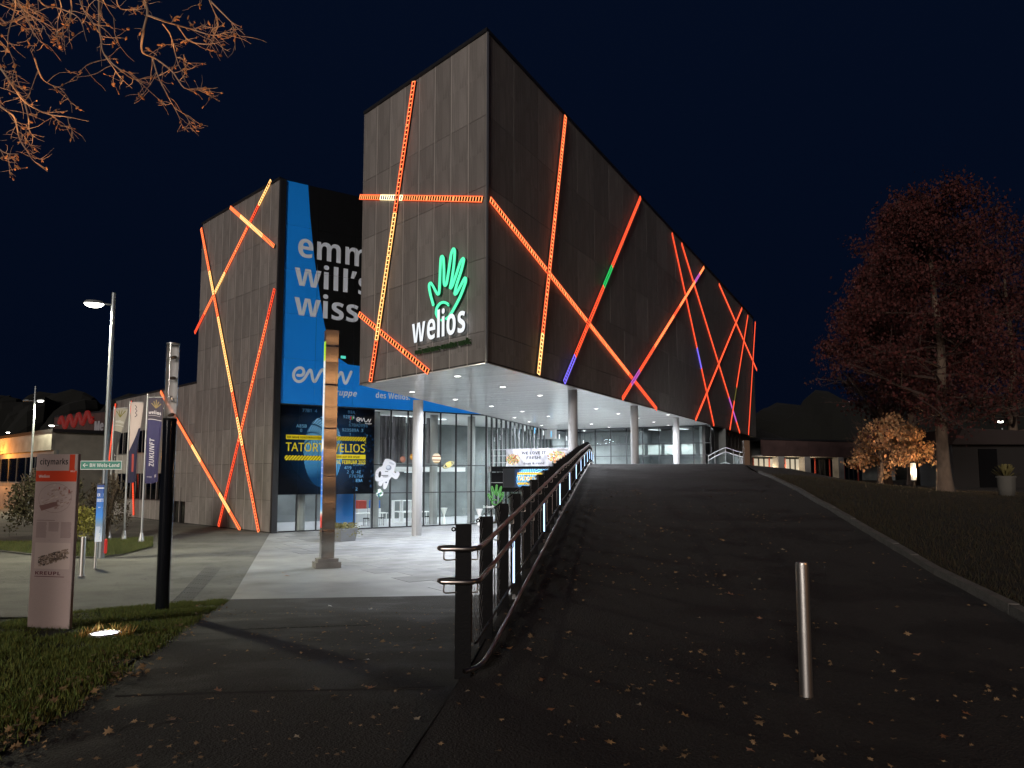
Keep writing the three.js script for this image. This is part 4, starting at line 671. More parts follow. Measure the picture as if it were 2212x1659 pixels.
// ---------------------------------------------------------------- town plan pillar
{
  const a = onSurf(57, 1364, gL), b = onSurf(148, 1366, gL), D = (-a.z - b.z) / 2, fr = frame(V(a.x, 0, a.z), V(b.x, 0, b.z)), w = fr.L, y0 = Math.min(a.y, b.y), h = fr.hit(110, 981).y - y0, k = 1;
  const tx = canvasTex(512, Math.round(512 * h / w), (g, W, H) => {
    g.fillStyle = '#b9a7a2'; g.fillRect(0, 0, W, H); for (let i = 0; i < 3000; i++) { g.fillStyle = `rgba(90,70,66,${.05 * hash(i, 1)})`; g.fillRect(W * hash(i, 2), H * hash(i, 3), 30 * hash(i, 4), 6); }
    g.fillStyle = '#241c1c'; g.font = `bold ${W * .17}px sans-serif`; g.fillText('citymarks', W * .075, H * .058, W * .7);
    g.fillStyle = '#d8431f'; g.fillRect(W * .81, 0, W * .13, H * .095); g.fillRect(0, H * .095, W, H * .063); g.fillRect(W * .83, H * .085, W * .12, H * .03); g.fillStyle = '#f1e6e2'; g.font = `bold ${W * .085}px sans-serif`; g.fillText('Welios', W * .07, H * .136); g.font = `bold ${W * .045}px sans-serif`; g.fillText('WELS', W * .84, H * .103);
    const map = (x, y, rx, ry, s) => { for (let i = 0; i < 70; i++) { const aa = 6.283 * hash(i, s), q = Math.sqrt(hash(i, s + 1)); g.fillStyle = ['rgba(120,90,80,.35)', 'rgba(215,200,190,.5)', 'rgba(110,72,66,.4)', 'rgba(150,120,90,.4)'][i % 4]; g.save(); g.translate(x + rx * q * Math.cos(aa), y + ry * q * Math.sin(aa)); g.rotate(-.35); g.fillRect(0, 0, rx * .28 * hash(i, s + 2) + 3, ry * .12 * hash(i, s + 3) + 3); g.restore(); } };
    g.strokeStyle = 'rgba(110,84,78,.8)'; g.lineWidth = 2.5; g.beginPath(); g.ellipse(W * .5, H * .255, W * .4, H * .085, 0, 0, 7); g.stroke(); map(W * .5, H * .25, W * .36, H * .075, 20);
    g.fillStyle = 'rgba(120,84,80,.85)'; g.beginPath(); g.moveTo(W * .12, H * .30); g.lineTo(W * .55, H * .275); g.lineTo(W * .58, H * .30); g.lineTo(W * .18, H * .33); g.fill(); g.fillStyle = '#8c3326'; g.fillRect(W * .58, H * .19, W * .03, H * .014); g.fillRect(W * .82, H * .205, W * .03, H * .02);
    g.fillStyle = 'rgba(105,84,84,.55)'; g.fillRect(W * .08, H * .383, W * .45, H * .004); for (const [x, r] of [[.08, 15], [.38, 9], [.68, 15]]) for (let i = 0; i < r; i++) g.fillRect(W * x, H * (.395 + i * .0062), W * (.24 + .02 * hash(i, r)), H * .0032);
    g.fillStyle = '#c9b8b0'; g.fillRect(W * .08, H * .515, W * .86, H * .15); for (let i = 0; i < 240; i++) { g.fillStyle = ['#6b5a4e', '#4d423c', '#8a7768', '#a59384'][i % 4]; const x = hash(i, 51), y = hash(i, 52); g.save(); g.translate(W * (.16 + .7 * x), H * (.595 - .05 * x + .055 * y)); g.rotate(-.22); g.fillRect(0, 0, W * (.02 + .05 * hash(i, 53)), H * (.003 + .009 * hash(i, 54))); g.restore(); }
    g.fillStyle = '#5e2430'; g.font = `bold ${W * .135}px sans-serif`; g.save(); g.translate(W * .1, H * .70); g.scale(1.28, .72); g.fillText('KREUPL', 0, 0, W * .56); g.restore(); g.fillRect(W * .1, H * .708, W * .72, H * .0035);
  });
  const t = thing('information_pillar', 'tall grey pillar with town plan, orange band and dark lettering on the grass', 'pillar', fr.at(w / 2, y0), fr.turn);
  part(t, 'pillar_body', box(w, h - .06, .05), std({ name: 'grey_steel', color: col(.42, .36, .34), roughness: .45 }), 0, (h - .06) / 2 + .06, -.035);
  const m = part(t, 'printed_face', new THREE.PlaneGeometry(w - .012, h - .075), std({ name: 'pillar_print', map: tx, roughness: .38 }), 0, (h - .06) / 2 + .06, -.006);
  part(t, 'plinth', box(w * .92, .14, .12), M.concrete, 0, -.01, -.08);
}
// ---------------------------------------------------------------- black tube with clear head
{
  const p = onSurf(350, 1323, gL), D = -p.z, s = D / F, r = 13.8 * s, yk = atD(360, 908, D).y - p.y, yt = atD(371, 743, D).y - p.y;
  const t = thing('exhibit_tube', 'tall glossy black tube with a clear upper section holding dark shapes', 'column', p);
  part(t, 'black_tube', cyl(r, r, yk + .05, 40), std({ name: 'gloss_black', color: col(.006, .007, .010), roughness: .12 }), 0, -.05, 0);
  part(t, 'clear_tube', new THREE.CylinderGeometry(r * .99, r * .99, yt - yk, 40, 1, true).translate(0, (yt + yk) / 2, 0), M.acrylic);
  part(t, 'inner_sleeve', new THREE.CylinderGeometry(r * .9, r * .9, yt - yk - .05, 32, 1, true, Math.PI * .55, Math.PI).translate(0, (yt + yk) / 2, 0), phys({ name: 'frosted_sleeve', color: col(.9, .88, .85), roughness: .6, transmission: .45, thickness: 0, side: THREE.DoubleSide }));
  part(t, 'lid', cyl(r, r, .02, 40), M.alu, 0, yt - .01, 0);
  for (const [f, k] of [[.07, 0], [.28, 1], [.55, 0], [.82, 0]]) { const g = new THREE.DodecahedronGeometry(r * .5, 1); g.scale(1.1, .55, 1); part(t, 'specimen', k ? new THREE.TorusGeometry(r * .42, r * .09, 8, 24) : g, k ? M.rail : M.bark, .15 * r, lerp(yk, yt, f), 0, .3, f * 9, .2); part(t, 'shelf_disc', cyl(r * .93, r * .93, .008, 28), M.acrylic, 0, lerp(yk, yt, f) - r * .35, 0); }
  part(t, 'ring', cyl(r * 1.03, r * 1.03, .05, 40), M.black, 0, yk - .01, 0);
}
// ---------------------------------------------------------------- advertising pylon
{
  const p = onY(705, 1228, PLAZA), D = -p.z, s = D / F, w = .44, h = (atD(715, 711, D).y - PLAZA), turn = .42;
  const t = thing('advertising_pylon', 'tall brushed metal advertising pylon on a stone foot with lit narrow side', 'pylon', V(p.x - .07, PLAZA, p.z - .3), turn);
  part(t, 'foot', box(.86, .2, .72), M.concrete, 0, .1, 0); part(t, 'foot', box(.7, .12, .58), M.concrete, 0, .26, 0);
  const steel = std({ name: 'bronze_steel', color: col(.60, .58, .56), roughness: .27, metalness: 1, bumpMap: tex(128, 3, (u, v) => fbm(u * 3, v * 4, 3, 2)), bumpScale: .03 });
  const ys = [.3, 2.2, 4.05, 5.5, 7.1, h]; for (let i = 0; i < ys.length - 1; i++) part(t, 'steel_sheet', box(w, ys[i + 1] - ys[i] - .008, .38), steel, 0, (ys[i] + ys[i + 1]) / 2, 0);
  const ad = canvasTex(64, 1024, (g, W, H) => { const st = [[0, '#9fd829'], [.1, '#b6e02c'], [.11, '#eef3ee'], [.34, '#f4f7fa'], [.36, '#f7f7f2'], [.52, '#5fb4ee'], [.54, '#e9f3fb'], [.58, '#eaf4fc'], [.6, '#1a86dc'], [.82, '#0f78d2'], [.9, '#5ea8e4'], [.92, '#e9f2ea'], [.95, '#d84338'], [1, '#c23b30']]; const gr = g.createLinearGradient(0, 0, 0, H); st.forEach(([a, c]) => gr.addColorStop(a, c)); g.fillStyle = gr; g.fillRect(0, 0, W, H); g.fillStyle = '#1c5f30'; for (let i = 0; i < 26; i++) g.fillRect(W * .1 + 10 * hash(i, 1), H * (.14 + i * .0075), W * .5 * hash(i, 2) + 8, 3); g.fillStyle = '#fff'; for (let i = 0; i < 8; i++) g.fillRect(W * .2, H * (.62 + .03 * i), W * .5, 4); });
  const sm = std({ name: 'lit_advert', color: col(.02, .02, .02), emissive: col(1, 1, 1), emissiveMap: ad, emissiveIntensity: 1.1, roughness: .3 });
  part(t, 'light_panel', new THREE.PlaneGeometry(.26, h - 1.75), sm, -w / 2 - .012, 1.35 + (h - 1.75) / 2, 0, 0, -Math.PI / 2, 0);
  const l = new THREE.RectAreaLight(0x86ccff, 11, .26, h - 1.75); l.name = 'pylon_glow'; l.position.copy(V(-w / 2 - .03, 1.35 + (h - 1.75) / 2, 0).applyAxisAngle(V(0, 1, 0), turn).add(t.position)); l.rotation.y = turn + Math.PI / 2; scene.add(l);
  part(t, 'lock', cyl(.022, .022, .03, 12).rotateX(Math.PI / 2), M.black, .16, 2.0, .18);
  for (const y of [.75, .9]) part(t, 'bolt', new THREE.SphereGeometry(.018, 10, 8), M.alu, -.19, y, .175);
}
// planter beside the pylon
{
  const p = onY(735, 1168, PLAZA), t = thing('planter', 'grey angular planter with ragged hanging greenery beside the pylon', 'planter', p, .25);
  const g = new THREE.CylinderGeometry(.95, .8, .62, 6, 1).translate(0, .31, 0).toNonIndexed(); g.computeVertexNormals(); part(t, 'trough', g, std({ name: 'grey_trough', color: col(.16, .17, .18), roughness: .7 }));
  const L = []; for (let i = 0; i < 700; i++) { const a = rr(0, 6.283), r = rr(.2, 1.05), q = new THREE.PlaneGeometry(.09, .05); q.rotateX(rr(-1.5, 1.5)); q.rotateY(rr(0, 6)); q.translate(r * Math.cos(a), .64 + rr(-.02, .22) - (r > .86 ? rr(.05, .45) : 0), r * Math.sin(a)); L.push(q); }
  part(t, 'greenery', merge(L), std({ name: 'dry_leaf', color: col(.16, .15, .06), roughness: .8, side: THREE.DoubleSide }));
}
// ---------------------------------------------------------------- street lamps
const lampMetal = std({ name: 'galvanised', color: col(.30, .33, .34), roughness: .45, metalness: .55 });
function streetLamp(label, base, hTop, hArm, arms, I, group) {
  const t = thing('street_lamp', label, 'street lamp', base, 0, group);
  part(t, 'pole', cyl(.11, .075, hTop, 20), lampMetal); part(t, 'sleeve', cyl(.125, .125, .9, 20), lampMetal, 0, 0, 0);
  for (const [ax, az, lit] of arms) {
    const L = Math.hypot(ax, az), ang = Math.atan2(-az, ax);
    part(t, 'arm', bar(V(0, hArm, 0), V(ax, hArm + .05, az), .035, 10), lampMetal);
    const hd = part(t, 'lamp_head', new THREE.CylinderGeometry(.17, .23, .12, 20), lampMetal, ax, hArm + .06, az, 0, ang, 0); hd.scale.set(1.7, 1, .8);
    if (lit) { const gl = part(t, 'lamp_glass', new THREE.SphereGeometry(.2, 20, 10, 0, 6.2832, Math.PI / 2, Math.PI / 2), M.lampGlow, ax, hArm, az, 0, ang, 0); gl.scale.set(1.7, .8, .9);
      const s = new THREE.SpotLight(0xf8f2d2, I, 0, 1.5, .35, 2); s.name = 'street_lamp_beam'; s.position.set(base.x + ax, base.y + hArm - .14, base.z + az); s.target.position.set(base.x + ax * 1.4, base.y - 5, base.z + az * 1.4); s.castShadow = true; s.shadow.radius = 8; scene.add(s, s.target); }
  }
  return t;
}
const mainLamp = onY(218, 1206, PLAZA);
{
  const D = -mainLamp.z, top = atD(249, 633, D).y - PLAZA, head = atD(213, 659, D), arm = head.y - PLAZA;
  const t = streetLamp('tall grey street lamp with one bright head, carrying the green street sign', mainLamp, top, arm, [[head.x - atD(247, 659, D).x, 0.25, true]], 900);
  const sl = atD(179, 1005, D), sr = atD(268, 1005, D), w = sr.x - sl.x, h = w * .215;
  const tx = canvasTex(512, 110, (g, W, H) => { g.fillStyle = '#0d8a72'; g.fillRect(0, 0, W, H); g.strokeStyle = '#e8f2ee'; g.lineWidth = 8; g.strokeRect(4, 4, W - 8, H - 8); g.fillStyle = '#eef6f2'; g.font = 'bold 60px sans-serif'; g.fillText('BH Wels-Land', W * .22, H * .7, W * .73); g.lineWidth = 9; g.strokeStyle = '#eef6f2'; g.beginPath(); g.moveTo(94, 55); g.lineTo(38, 55); g.moveTo(60, 32); g.lineTo(36, 55); g.lineTo(60, 78); g.stroke(); });
  const y = sl.y, st = thing('street_sign', 'green direction sign with white arrow and lettering on the lamp pole', 'sign', V((sl.x + sr.x) / 2, y, mainLamp.z + .16));
  part(st, 'sign_plate', new THREE.BoxGeometry(w, h, .03), std({ name: 'sign_print', map: tx, roughness: .35 })); part(st, 'clamp', box(.3, .05, .1), M.alu, -.05, 0, -.06);
  const rd = atD(227, 1180, D - .2); const rb = solo('red_marker', 'red rounded box hanging on the lamp pole near the ground', 'box', new THREE.CapsuleGeometry(.055, .45, 6, 12), std({ name: 'red_plastic', color: col(.6, .02, .015), emissive: col(.5, .02, .015), emissiveIntensity: .25, roughness: .4 }), V(rd.x, rd.y, mainLamp.z + .16));
}
{
  const L2 = atD(62, 1096, 66); L2.y = PLAZA; const D = 66; streetLamp('double-headed street lamp behind the bush on the left', L2, 11.2, atD(90, 866, D).y - PLAZA, [[atD(88, 866, D).x - atD(71, 866, D).x, .3, true], [-.9, -.2, false]], 900);
  const L3 = atD(118, 1080, 97); L3.y = PLAZA; streetLamp('slim street lamp in front of the dark red-signed store', L3, 8.4, atD(107, 919, 97).y - PLAZA, [[-.8, .2, true]], 800);
  const L4 = atD(5, 1080, 112); L4.y = PLAZA; streetLamp('farthest street lamp at the left edge of the photo', L4, 8.2, atD(8, 934, 112).y - PLAZA, [[.3, .1, true]], 800);
  const L5 = atD(2172, 1045, 85); L5.y = 1.1; streetLamp('far street lamp glowing cold white beyond the dark trees at right', L5, atD(2172, 925, 85).y - 1.1, atD(2170, 910, 85).y - 1.1, [[-.15, 0, true]], 40);
}
// sodium lamp behind the viewer, seen as orange reflections in the pylon and on the branches
{
  const b = V(15, 0, 7.5), t = thing('street_lamp', 'warm orange street lamp on the path behind the viewpoint', 'street lamp', b); part(t, 'pole', cyl(.09, .06, 6.2, 16), lampMetal); part(t, 'arm', bar(V(0, 6.15, 0), V(.6, 6.2, -.6), .03, 8), lampMetal); part(t, 'lamp_head', new THREE.CylinderGeometry(.16, .24, .14, 20), lampMetal, .6, 6.24, -.6);
  part(t, 'lamp_glass', new THREE.SphereGeometry(.17, 18, 12), glow(1, .55, .2, 6), .6, 6.1, -.6);
  const s = new THREE.PointLight(0xffb878, 115, 0, 2); s.name = 'orange_lamp_glow'; s.position.set(b.x + .6, 6.1, b.z - .6); s.castShadow = true; s.shadow.radius = 8; scene.add(s);
}
// blue notice board on a pole
{
  const p = onY(205, 1228, PLAZA), D = -p.z, s = D / F, y1 = atD(211, 1046, D).y - PLAZA, y0 = atD(210, 1170, D).y - PLAZA, w = 12.5 * s;
  const tx = canvasTex(128, 700, (g, W, H) => { const gr = g.createLinearGradient(0, 0, 0, H); gr.addColorStop(0, '#123f86'); gr.addColorStop(.3, '#1f6fc4'); gr.addColorStop(.55, '#2f8fe6'); gr.addColorStop(.7, '#7f9db8'); gr.addColorStop(1, '#d9e2ea'); g.fillStyle = gr; g.fillRect(0, 0, W, H); g.fillStyle = '#f2f6fa'; g.fillRect(0, 40, W, 14); g.font = 'bold 52px sans-serif'; g.fillText('ER', 10, 150); g.fillText('EBIET', 6, 215, 116); g.font = '24px sans-serif'; g.fillText('wels', 40, 290); for (let i = 0; i < 12; i++) g.fillRect(14, 520 + i * 13, 60 + 40 * hash(i, 2), 5); });
  const t = thing('notice_board', 'narrow blue lit notice board on a steel post beside the lamp pole', 'notice board', p, .15);
  part(t, 'post', cyl(.05, .05, y0, 14), M.steel); part(t, 'board', new THREE.BoxGeometry(w, y1 - y0, .08), std({ name: 'board_print', map: tx, emissive: col(1, 1, 1), emissiveMap: tx, emissiveIntensity: .35, roughness: .4 }), .06, (y0 + y1) / 2, 0); part(t, 'board_frame', box(w + .03, .05, .1), M.trim, .06, y1, 0);
}
// ---------------------------------------------------------------- flags
{
  const z = (x, y) => [(380 + x / 2.212) / 1.8228, (1500 + y / 2.212) / 1.8228];
  const flags = [
    [[100, 1380], [158, 222], [[165, 245], [276, 240], [178, 560], [150, 912], [124, 905]], 'left flag, narrow and twisted, white with a hand emblem', 'w'],
    [[237, 1395], [297, 175], [[302, 192], [406, 192], [378, 470], [372, 880], [284, 868]], 'middle flag, white above and dark blue below', 'b'],
    [[388, 1418], [456, 112], [[466, 150], [588, 150], [570, 500], [556, 884], [428, 884]], 'right flag, dark violet with white lettering', 'v']];
  const cloth = {
    w: (g, W, H) => { g.fillStyle = '#b9b5aa'; g.fillRect(0, 0, W, H); g.fillStyle = '#4b4a4e'; g.fillRect(0, H * .3, W, H * .7); g.strokeStyle = '#8a8430'; g.lineWidth = 9; for (const a of [-.5, -.2, .1, .4]) { g.beginPath(); g.moveTo(W * .5, H * .12); g.lineTo(W * (.5 + a * .8), H * .03); g.stroke(); } g.fillStyle = '#e9e9e6'; g.font = `bold ${W * .26}px sans-serif`; g.fillText('welios', W * .1, H * .19, W * .8); g.fillRect(0, H * .22, W, H * .006); g.save(); g.translate(W * .6, H * .9); g.rotate(-Math.PI / 2); g.fillStyle = '#d8d8d4'; g.font = `bold ${W * .4}px sans-serif`; g.fillText('ZUKUNFT', 0, 0, H * .5); g.restore(); },
    b: (g, W, H) => { g.fillStyle = '#d8c9c6'; g.fillRect(0, 0, W, H); g.fillStyle = '#26264a'; g.beginPath(); g.moveTo(0, H * .62); g.quadraticCurveTo(W * .45, H * .5, W * .75, H * .32); g.lineTo(W, H * .3); g.lineTo(W, H); g.lineTo(0, H); g.fill(); g.strokeStyle = '#3f3a52'; swoosh(g, [[60, 40], [90, 60], [60, 80], [95, 100], [62, 125], [98, 145], [66, 170]].map(([x, y]) => [x, y]), 7); g.fillStyle = '#c0504a'; g.fillRect(W * .3, H * .64, W * .16, H * .22); },
    v: (g, W, H) => { g.fillStyle = '#3d3548'; g.fillRect(0, 0, W, H); g.strokeStyle = '#8d7a4e'; g.lineWidth = 10; for (const a of [-.32, -.15, .02, .18, .33]) { g.beginPath(); g.moveTo(W * .55, H * .13); g.lineTo(W * (.55 + a), H * (.03 + Math.abs(a) * .12)); g.stroke(); } g.fillStyle = '#d6d2d8'; g.font = `bold ${W * .3}px sans-serif`; g.fillText('welios', W * .05, H * .2, W * .86); g.fillRect(W * .04, H * .215, W * .8, 3); g.fillRect(0, H * .26, W, H * .006); g.fillStyle = '#343060'; g.fillRect(0, H * .27, W, H * .73); g.save(); g.translate(W * .5, H * .8); g.rotate(-Math.PI / 2); g.fillStyle = '#cfcbd6'; g.font = `bold ${W * .4}px sans-serif`; g.fillText('ZUKUNFT', 0, 0, H * .45); g.restore(); g.fillStyle = '#b9b4c0'; g.font = `bold ${W * .13}px sans-serif`; g.fillText('enns', W * .1, H * .93); g.fillRect(W * .6, H * .9, W * .25, H * .035); },
  };
  for (const [b, top, out, label, kind] of flags) {
    const p = onY(...z(...b), PLAZA), D = -p.z, t = thing('flag', label + ', hanging from a slim pole', 'flag', p, 0, null), ty = atD(...z(...top), D).y - PLAZA;
    part(t, 'pole', cyl(.05, .032, ty, 14), M.alu); part(t, 'pole_foot', cyl(.16, .07, .5, 12), M.alu);
    const q = out.map((o) => atD(...z(...o), D).sub(p)); const W = 10, H = 40, g = new THREE.PlaneGeometry(1, 1, W, H), a = g.attributes.position;
    for (let j = 0; j <= H; j++) for (let i = 0; i <= W; i++) { const v = j / H, u = i / W, rx = v < .5 ? lerp(q[1].x, q[2].x, v * 2) : lerp(q[2].x, q[3].x, v * 2 - 1), lx = lerp(q[0].x, q[4].x, v); a.setXYZ(j * (W + 1) + i, lerp(.05, rx - (lx - .05) * 1, u), lerp(q[0].y, q[3].y, v) + .05 * Math.sin(u * 3 + v * 4), .16 * Math.sin(u * 5.2 + v * 3.1) * (.3 + v) * u); }
    g.computeVertexNormals(); part(t, 'flag_cloth', g, std({ name: 'flag_cloth', map: canvasTex(160, 900, cloth[kind]), color: col(.62, .6, .62), roughness: .85, side: THREE.DoubleSide })); part(t, 'crossbar', bar(V(0, q[0].y + .04, 0), V(q[1].x, q[1].y + .04, 0), .018), M.alu);
  }
}
// ---------------------------------------------------------------- in-ground spotlight
{
  const p = onSurf(226, 1383, gL); p.y += .075; const t = thing('ground_spotlight', 'round in-ground spotlight shining up out of the grass', 'spotlight', p);
  part(t, 'lamp_glass', new THREE.CylinderGeometry(.15, .15, .02, 28), glow(.95, .85, 1, 12)); part(t, 'ring', new THREE.TorusGeometry(.17, .025, 8, 32).rotateX(Math.PI / 2), M.alu);
  const s = new THREE.SpotLight(0xffbf88, 430, 0, .75, .7, 2); s.name = 'ground_spotlight_beam'; s.position.set(p.x, p.y + .04, p.z); s.target.position.set(p.x + .9, p.y + 5, p.z + 2.2); s.castShadow = true; s.shadow.radius = 5; scene.add(s, s.target);
}
// ---------------------------------------------------------------- grass of the verges
function bladeGeo() { const g = new THREE.BufferGeometry(); g.setAttribute('position', new THREE.Float32BufferAttribute([-.004, 0, 0, .004, 0, 0, .0022, .045, .006, -.0022, .045, .006, 0, .085, .022], 3)); g.setAttribute('uv', new THREE.Float32BufferAttribute([0, 0, 1, 0, 1, .5, 0, .5, .5, 1], 2)); g.setIndex([0, 1, 2, 0, 2, 3, 3, 2, 4]); g.computeVertexNormals(); return g; }
M.dimBlade = std({ name: 'autumn_grass_blade', color: col(.07, .095, .03), roughness: .85, side: THREE.DoubleSide });
function grass(name, label, n, pick, scale, mat = M.blade) {
  const im = new THREE.InstancedMesh(bladeGeo(), mat, n), m = new THREE.Matrix4(), q = new THREE.Quaternion(), e = new THREE.Euler(), c = new THREE.Color(); im.name = name; let k = 0;
  for (let i = 0; i < n * 4 && k < n; i++) { const p = pick(); if (!p) continue; e.set(rr(-.5, .5), rr(0, 6.28), rr(-.5, .5)); q.setFromEuler(e); const s = scale * rr(.6, 1.3); m.compose(p, q, V(s * 1.5, s * rr(.7, 1.2), s)); im.setMatrixAt(k, m); const w = rr(.6, 1.35); c.setRGB(w * rr(.85, 1.5), w, w * rr(.6, 1)); im.setColorAt(k, c); k++; }
  im.count = k; shadow(im); scene.add(im); return tag(im, label, 'grass', null, 'stuff');
}
const inQuad = (rows) => { const i = Math.floor(rnd() * (rows.length - 1)), t = rnd(), s = rnd(); const a = [lerp(rows[i][0][0], rows[i + 1][0][0], t), lerp(rows[i][0][1], rows[i + 1][0][1], t)], b = [lerp(rows[i][1][0], rows[i + 1][1][0], t), lerp(rows[i][1][1], rows[i + 1][1][1], t)]; return [lerp(a[0], b[0], s), lerp(a[1], b[1], s)]; };
const vRows = [[vergeLow[1], vergeTop[1]], [vergeLow[2], vergeTop[2]], [vergeLow[3], vergeTop[3]], [vergeLow[4], vergeTop[4]], [vergeLow[5], vergeTop[5]], [vergeLow[6], vergeTop[6]], [vergeLow[7], vergeTop[7]], [vergeLow[8], vergeTop[7]], [vergeLow[9], vergeTop[8]]];
const spotAt = onSurf(226, 1383, gL);
grass('grass', 'short lit grass of the verge at lower left', 70000, () => { const [x, D] = inQuad(vRows); const w = vnoise(x * 1.6 + 50, D * 1.6, 999); if (Math.hypot(x - spotAt.x, D + spotAt.z - .12) < .34) return null; return rnd() < 2.2 * w - .35 ? V(x + rr(-.16, .16), gL(x, D) + .03, -D + rr(-.12, .12)) : null; }, .66);
{ const p = onSurf(226, 1383, gL); grass('grass_tuft', 'dry grass tufts ringed round the in-ground spotlight', 260, () => { const a = rr(-.5, 3.64), r = rr(.2, .34); return V(p.x + r * Math.cos(a), p.y + .02, p.z - r * Math.sin(a)); }, 1.5, std({ name: 'straw_blade', color: col(.45, .33, .10), roughness: .8, side: THREE.DoubleSide })); }
{ // second verge beyond the road
  const rows = [[[-60, 1192], [-60, 1174]], [[0, 1191], [0, 1174]], [[110, 1203], [110, 1172]], [[200, 1206], [200, 1170]], [[265, 1200], [265, 1166]], [[330, 1183], [330, 1164]]].map((r) => r.map(([u, v]) => { const p = onY(u, v, PLAZA); return [p.x, -p.z]; }));
  structure('far_verge', sheet(rows, gL, .06, 8, 4), M.soil);
  structure('far_kerb', sheet(rows.map(([a, b]) => [[a[0], a[1] - .16], a]), gL, .055, 2, 4), M.kerb);
  grass('grass_strip', 'lit grass strip beyond the road at far left', 26000, () => { const [x, D] = inQuad(rows); return V(x, PLAZA + .055, -D); }, 1.4, M.dimBlade);
}
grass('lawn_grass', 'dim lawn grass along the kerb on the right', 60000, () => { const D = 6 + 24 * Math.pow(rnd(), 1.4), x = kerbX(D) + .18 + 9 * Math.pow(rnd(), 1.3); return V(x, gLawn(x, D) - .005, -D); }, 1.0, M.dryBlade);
// ---------------------------------------------------------------- bushes
function bush(name, label, p, rx, ry, rz, n, colr, leaf = .11, twigs = 30) {
  const t = thing(name, label, 'bush', p); const tw = [];
  for (let i = 0; i < twigs; i++) { const a = rr(0, 6.28), b = rr(.15, 1.2), e = V(rx * Math.cos(a) * Math.sin(b) * rr(.6, 1.1), ry * (.5 + .6 * Math.cos(b)), rz * Math.sin(a) * Math.sin(b)); tw.push(tube([V(e.x * .1, 0, e.z * .1), V(e.x * .45, e.y * .55, e.z * .45), e], .018, 6, 4)); }
  part(t, 'stems', merge(tw), M.bark);
  const g = new THREE.BufferGeometry(); g.setAttribute('position', new THREE.Float32BufferAttribute([0, 0, 0, -.5, .5, .1, 0, 1, 0, .5, .5, .1], 3)); g.setIndex([0, 3, 2, 0, 2, 1]); g.computeVertexNormals();
  const im = new THREE.InstancedMesh(g, std({ name: 'bush_leaf', color: colr, roughness: .75, side: THREE.DoubleSide }), n), m = new THREE.Matrix4(), q = new THREE.Quaternion(), c = new THREE.Color(); im.name = 'foliage'; im.userData.kind = 'stuff';
  for (let i = 0; i < n; i++) { const a = rr(0, 6.28), cb = rr(-.75, 1), sb = Math.sqrt(1 - cb * cb), r = Math.cbrt(rr(.12, 1)) * (.72 + .5 * vnoise(a * 2.2, cb * 3 + 9, 99)); q.setFromEuler(new THREE.Euler(rr(0, 6), rr(0, 6), rr(0, 6))); const s = leaf * rr(.6, 1.4); m.compose(V(rx * r * sb * Math.cos(a), ry * (.55 + .5 * r * cb), rz * r * sb * Math.sin(a)), q, V(s * .6, s, s)); im.setMatrixAt(i, m); const w = rr(.55, 1.4); im.setColorAt(i, c.setRGB(w, w, w * .9)); }
  shadow(im); t.add(im); return t;
}
{ const g = (u, v) => { const p = onY(u, v, PLAZA); p.y += .04; return p; };
  bush('bush', 'dark bare-twigged bush behind the grey town plan pillar', g(96, 1172), 1.9, 3.3, 1.5, 5200, col(.045, .04, .018), .13, 46);
  bush('bush', 'yellow-green lit bush right of the grey town plan pillar', g(158, 1176), 1.0, 1.75, .9, 3000, col(.24, .22, .05), .12, 24);
  bush('bush', 'dark sparse shrub between lamp pole and flags', g(228, 1166), 1.1, 3.0, 1.0, 1800, col(.06, .045, .03), .12, 50); }
// ---------------------------------------------------------------- trees
function addLeaves(t, spots0, n, colr, leaf, spread, droop = 0) {
  let spots = spots0.filter((p) => vnoise(p.x * .8 + 50, p.y * .8 + p.z * .6 + 50, 9999) > .42); if (spots.length < 20) spots = spots0;
  const g = new THREE.BufferGeometry(); g.setAttribute('position', new THREE.Float32BufferAttribute([0, 0, 0, -.32, .45, .12, 0, 1, 0, .32, .45, .12], 3)); g.setIndex([0, 3, 2, 0, 2, 1]); g.computeVertexNormals();
  const im = new THREE.InstancedMesh(g, std({ name: 'autumn_leaf', color: colr, roughness: .8, side: THREE.DoubleSide }), n), m = new THREE.Matrix4(), q = new THREE.Quaternion(), c = new THREE.Color(); im.name = 'crown'; im.userData.kind = 'stuff';
  for (let i = 0; i < n; i++) { const p = spots[Math.floor(rnd() * spots.length)], u = () => (rnd() + rnd() + rnd() - 1.5) * spread; q.setFromEuler(new THREE.Euler(rr(-1, 1) + droop, rr(0, 6.28), rr(-1, 1))); const s = leaf * rr(.6, 1.5); m.compose(V(p.x + u(), p.y + u() * .8, p.z + u()), q, V(s, s, s)); im.setMatrixAt(i, m); const w = rr(.5, 1.4); im.setColorAt(i, c.setRGB(w * rr(.9, 1.2), w, w * .9)); }
  shadow(im); t.add(im);
}
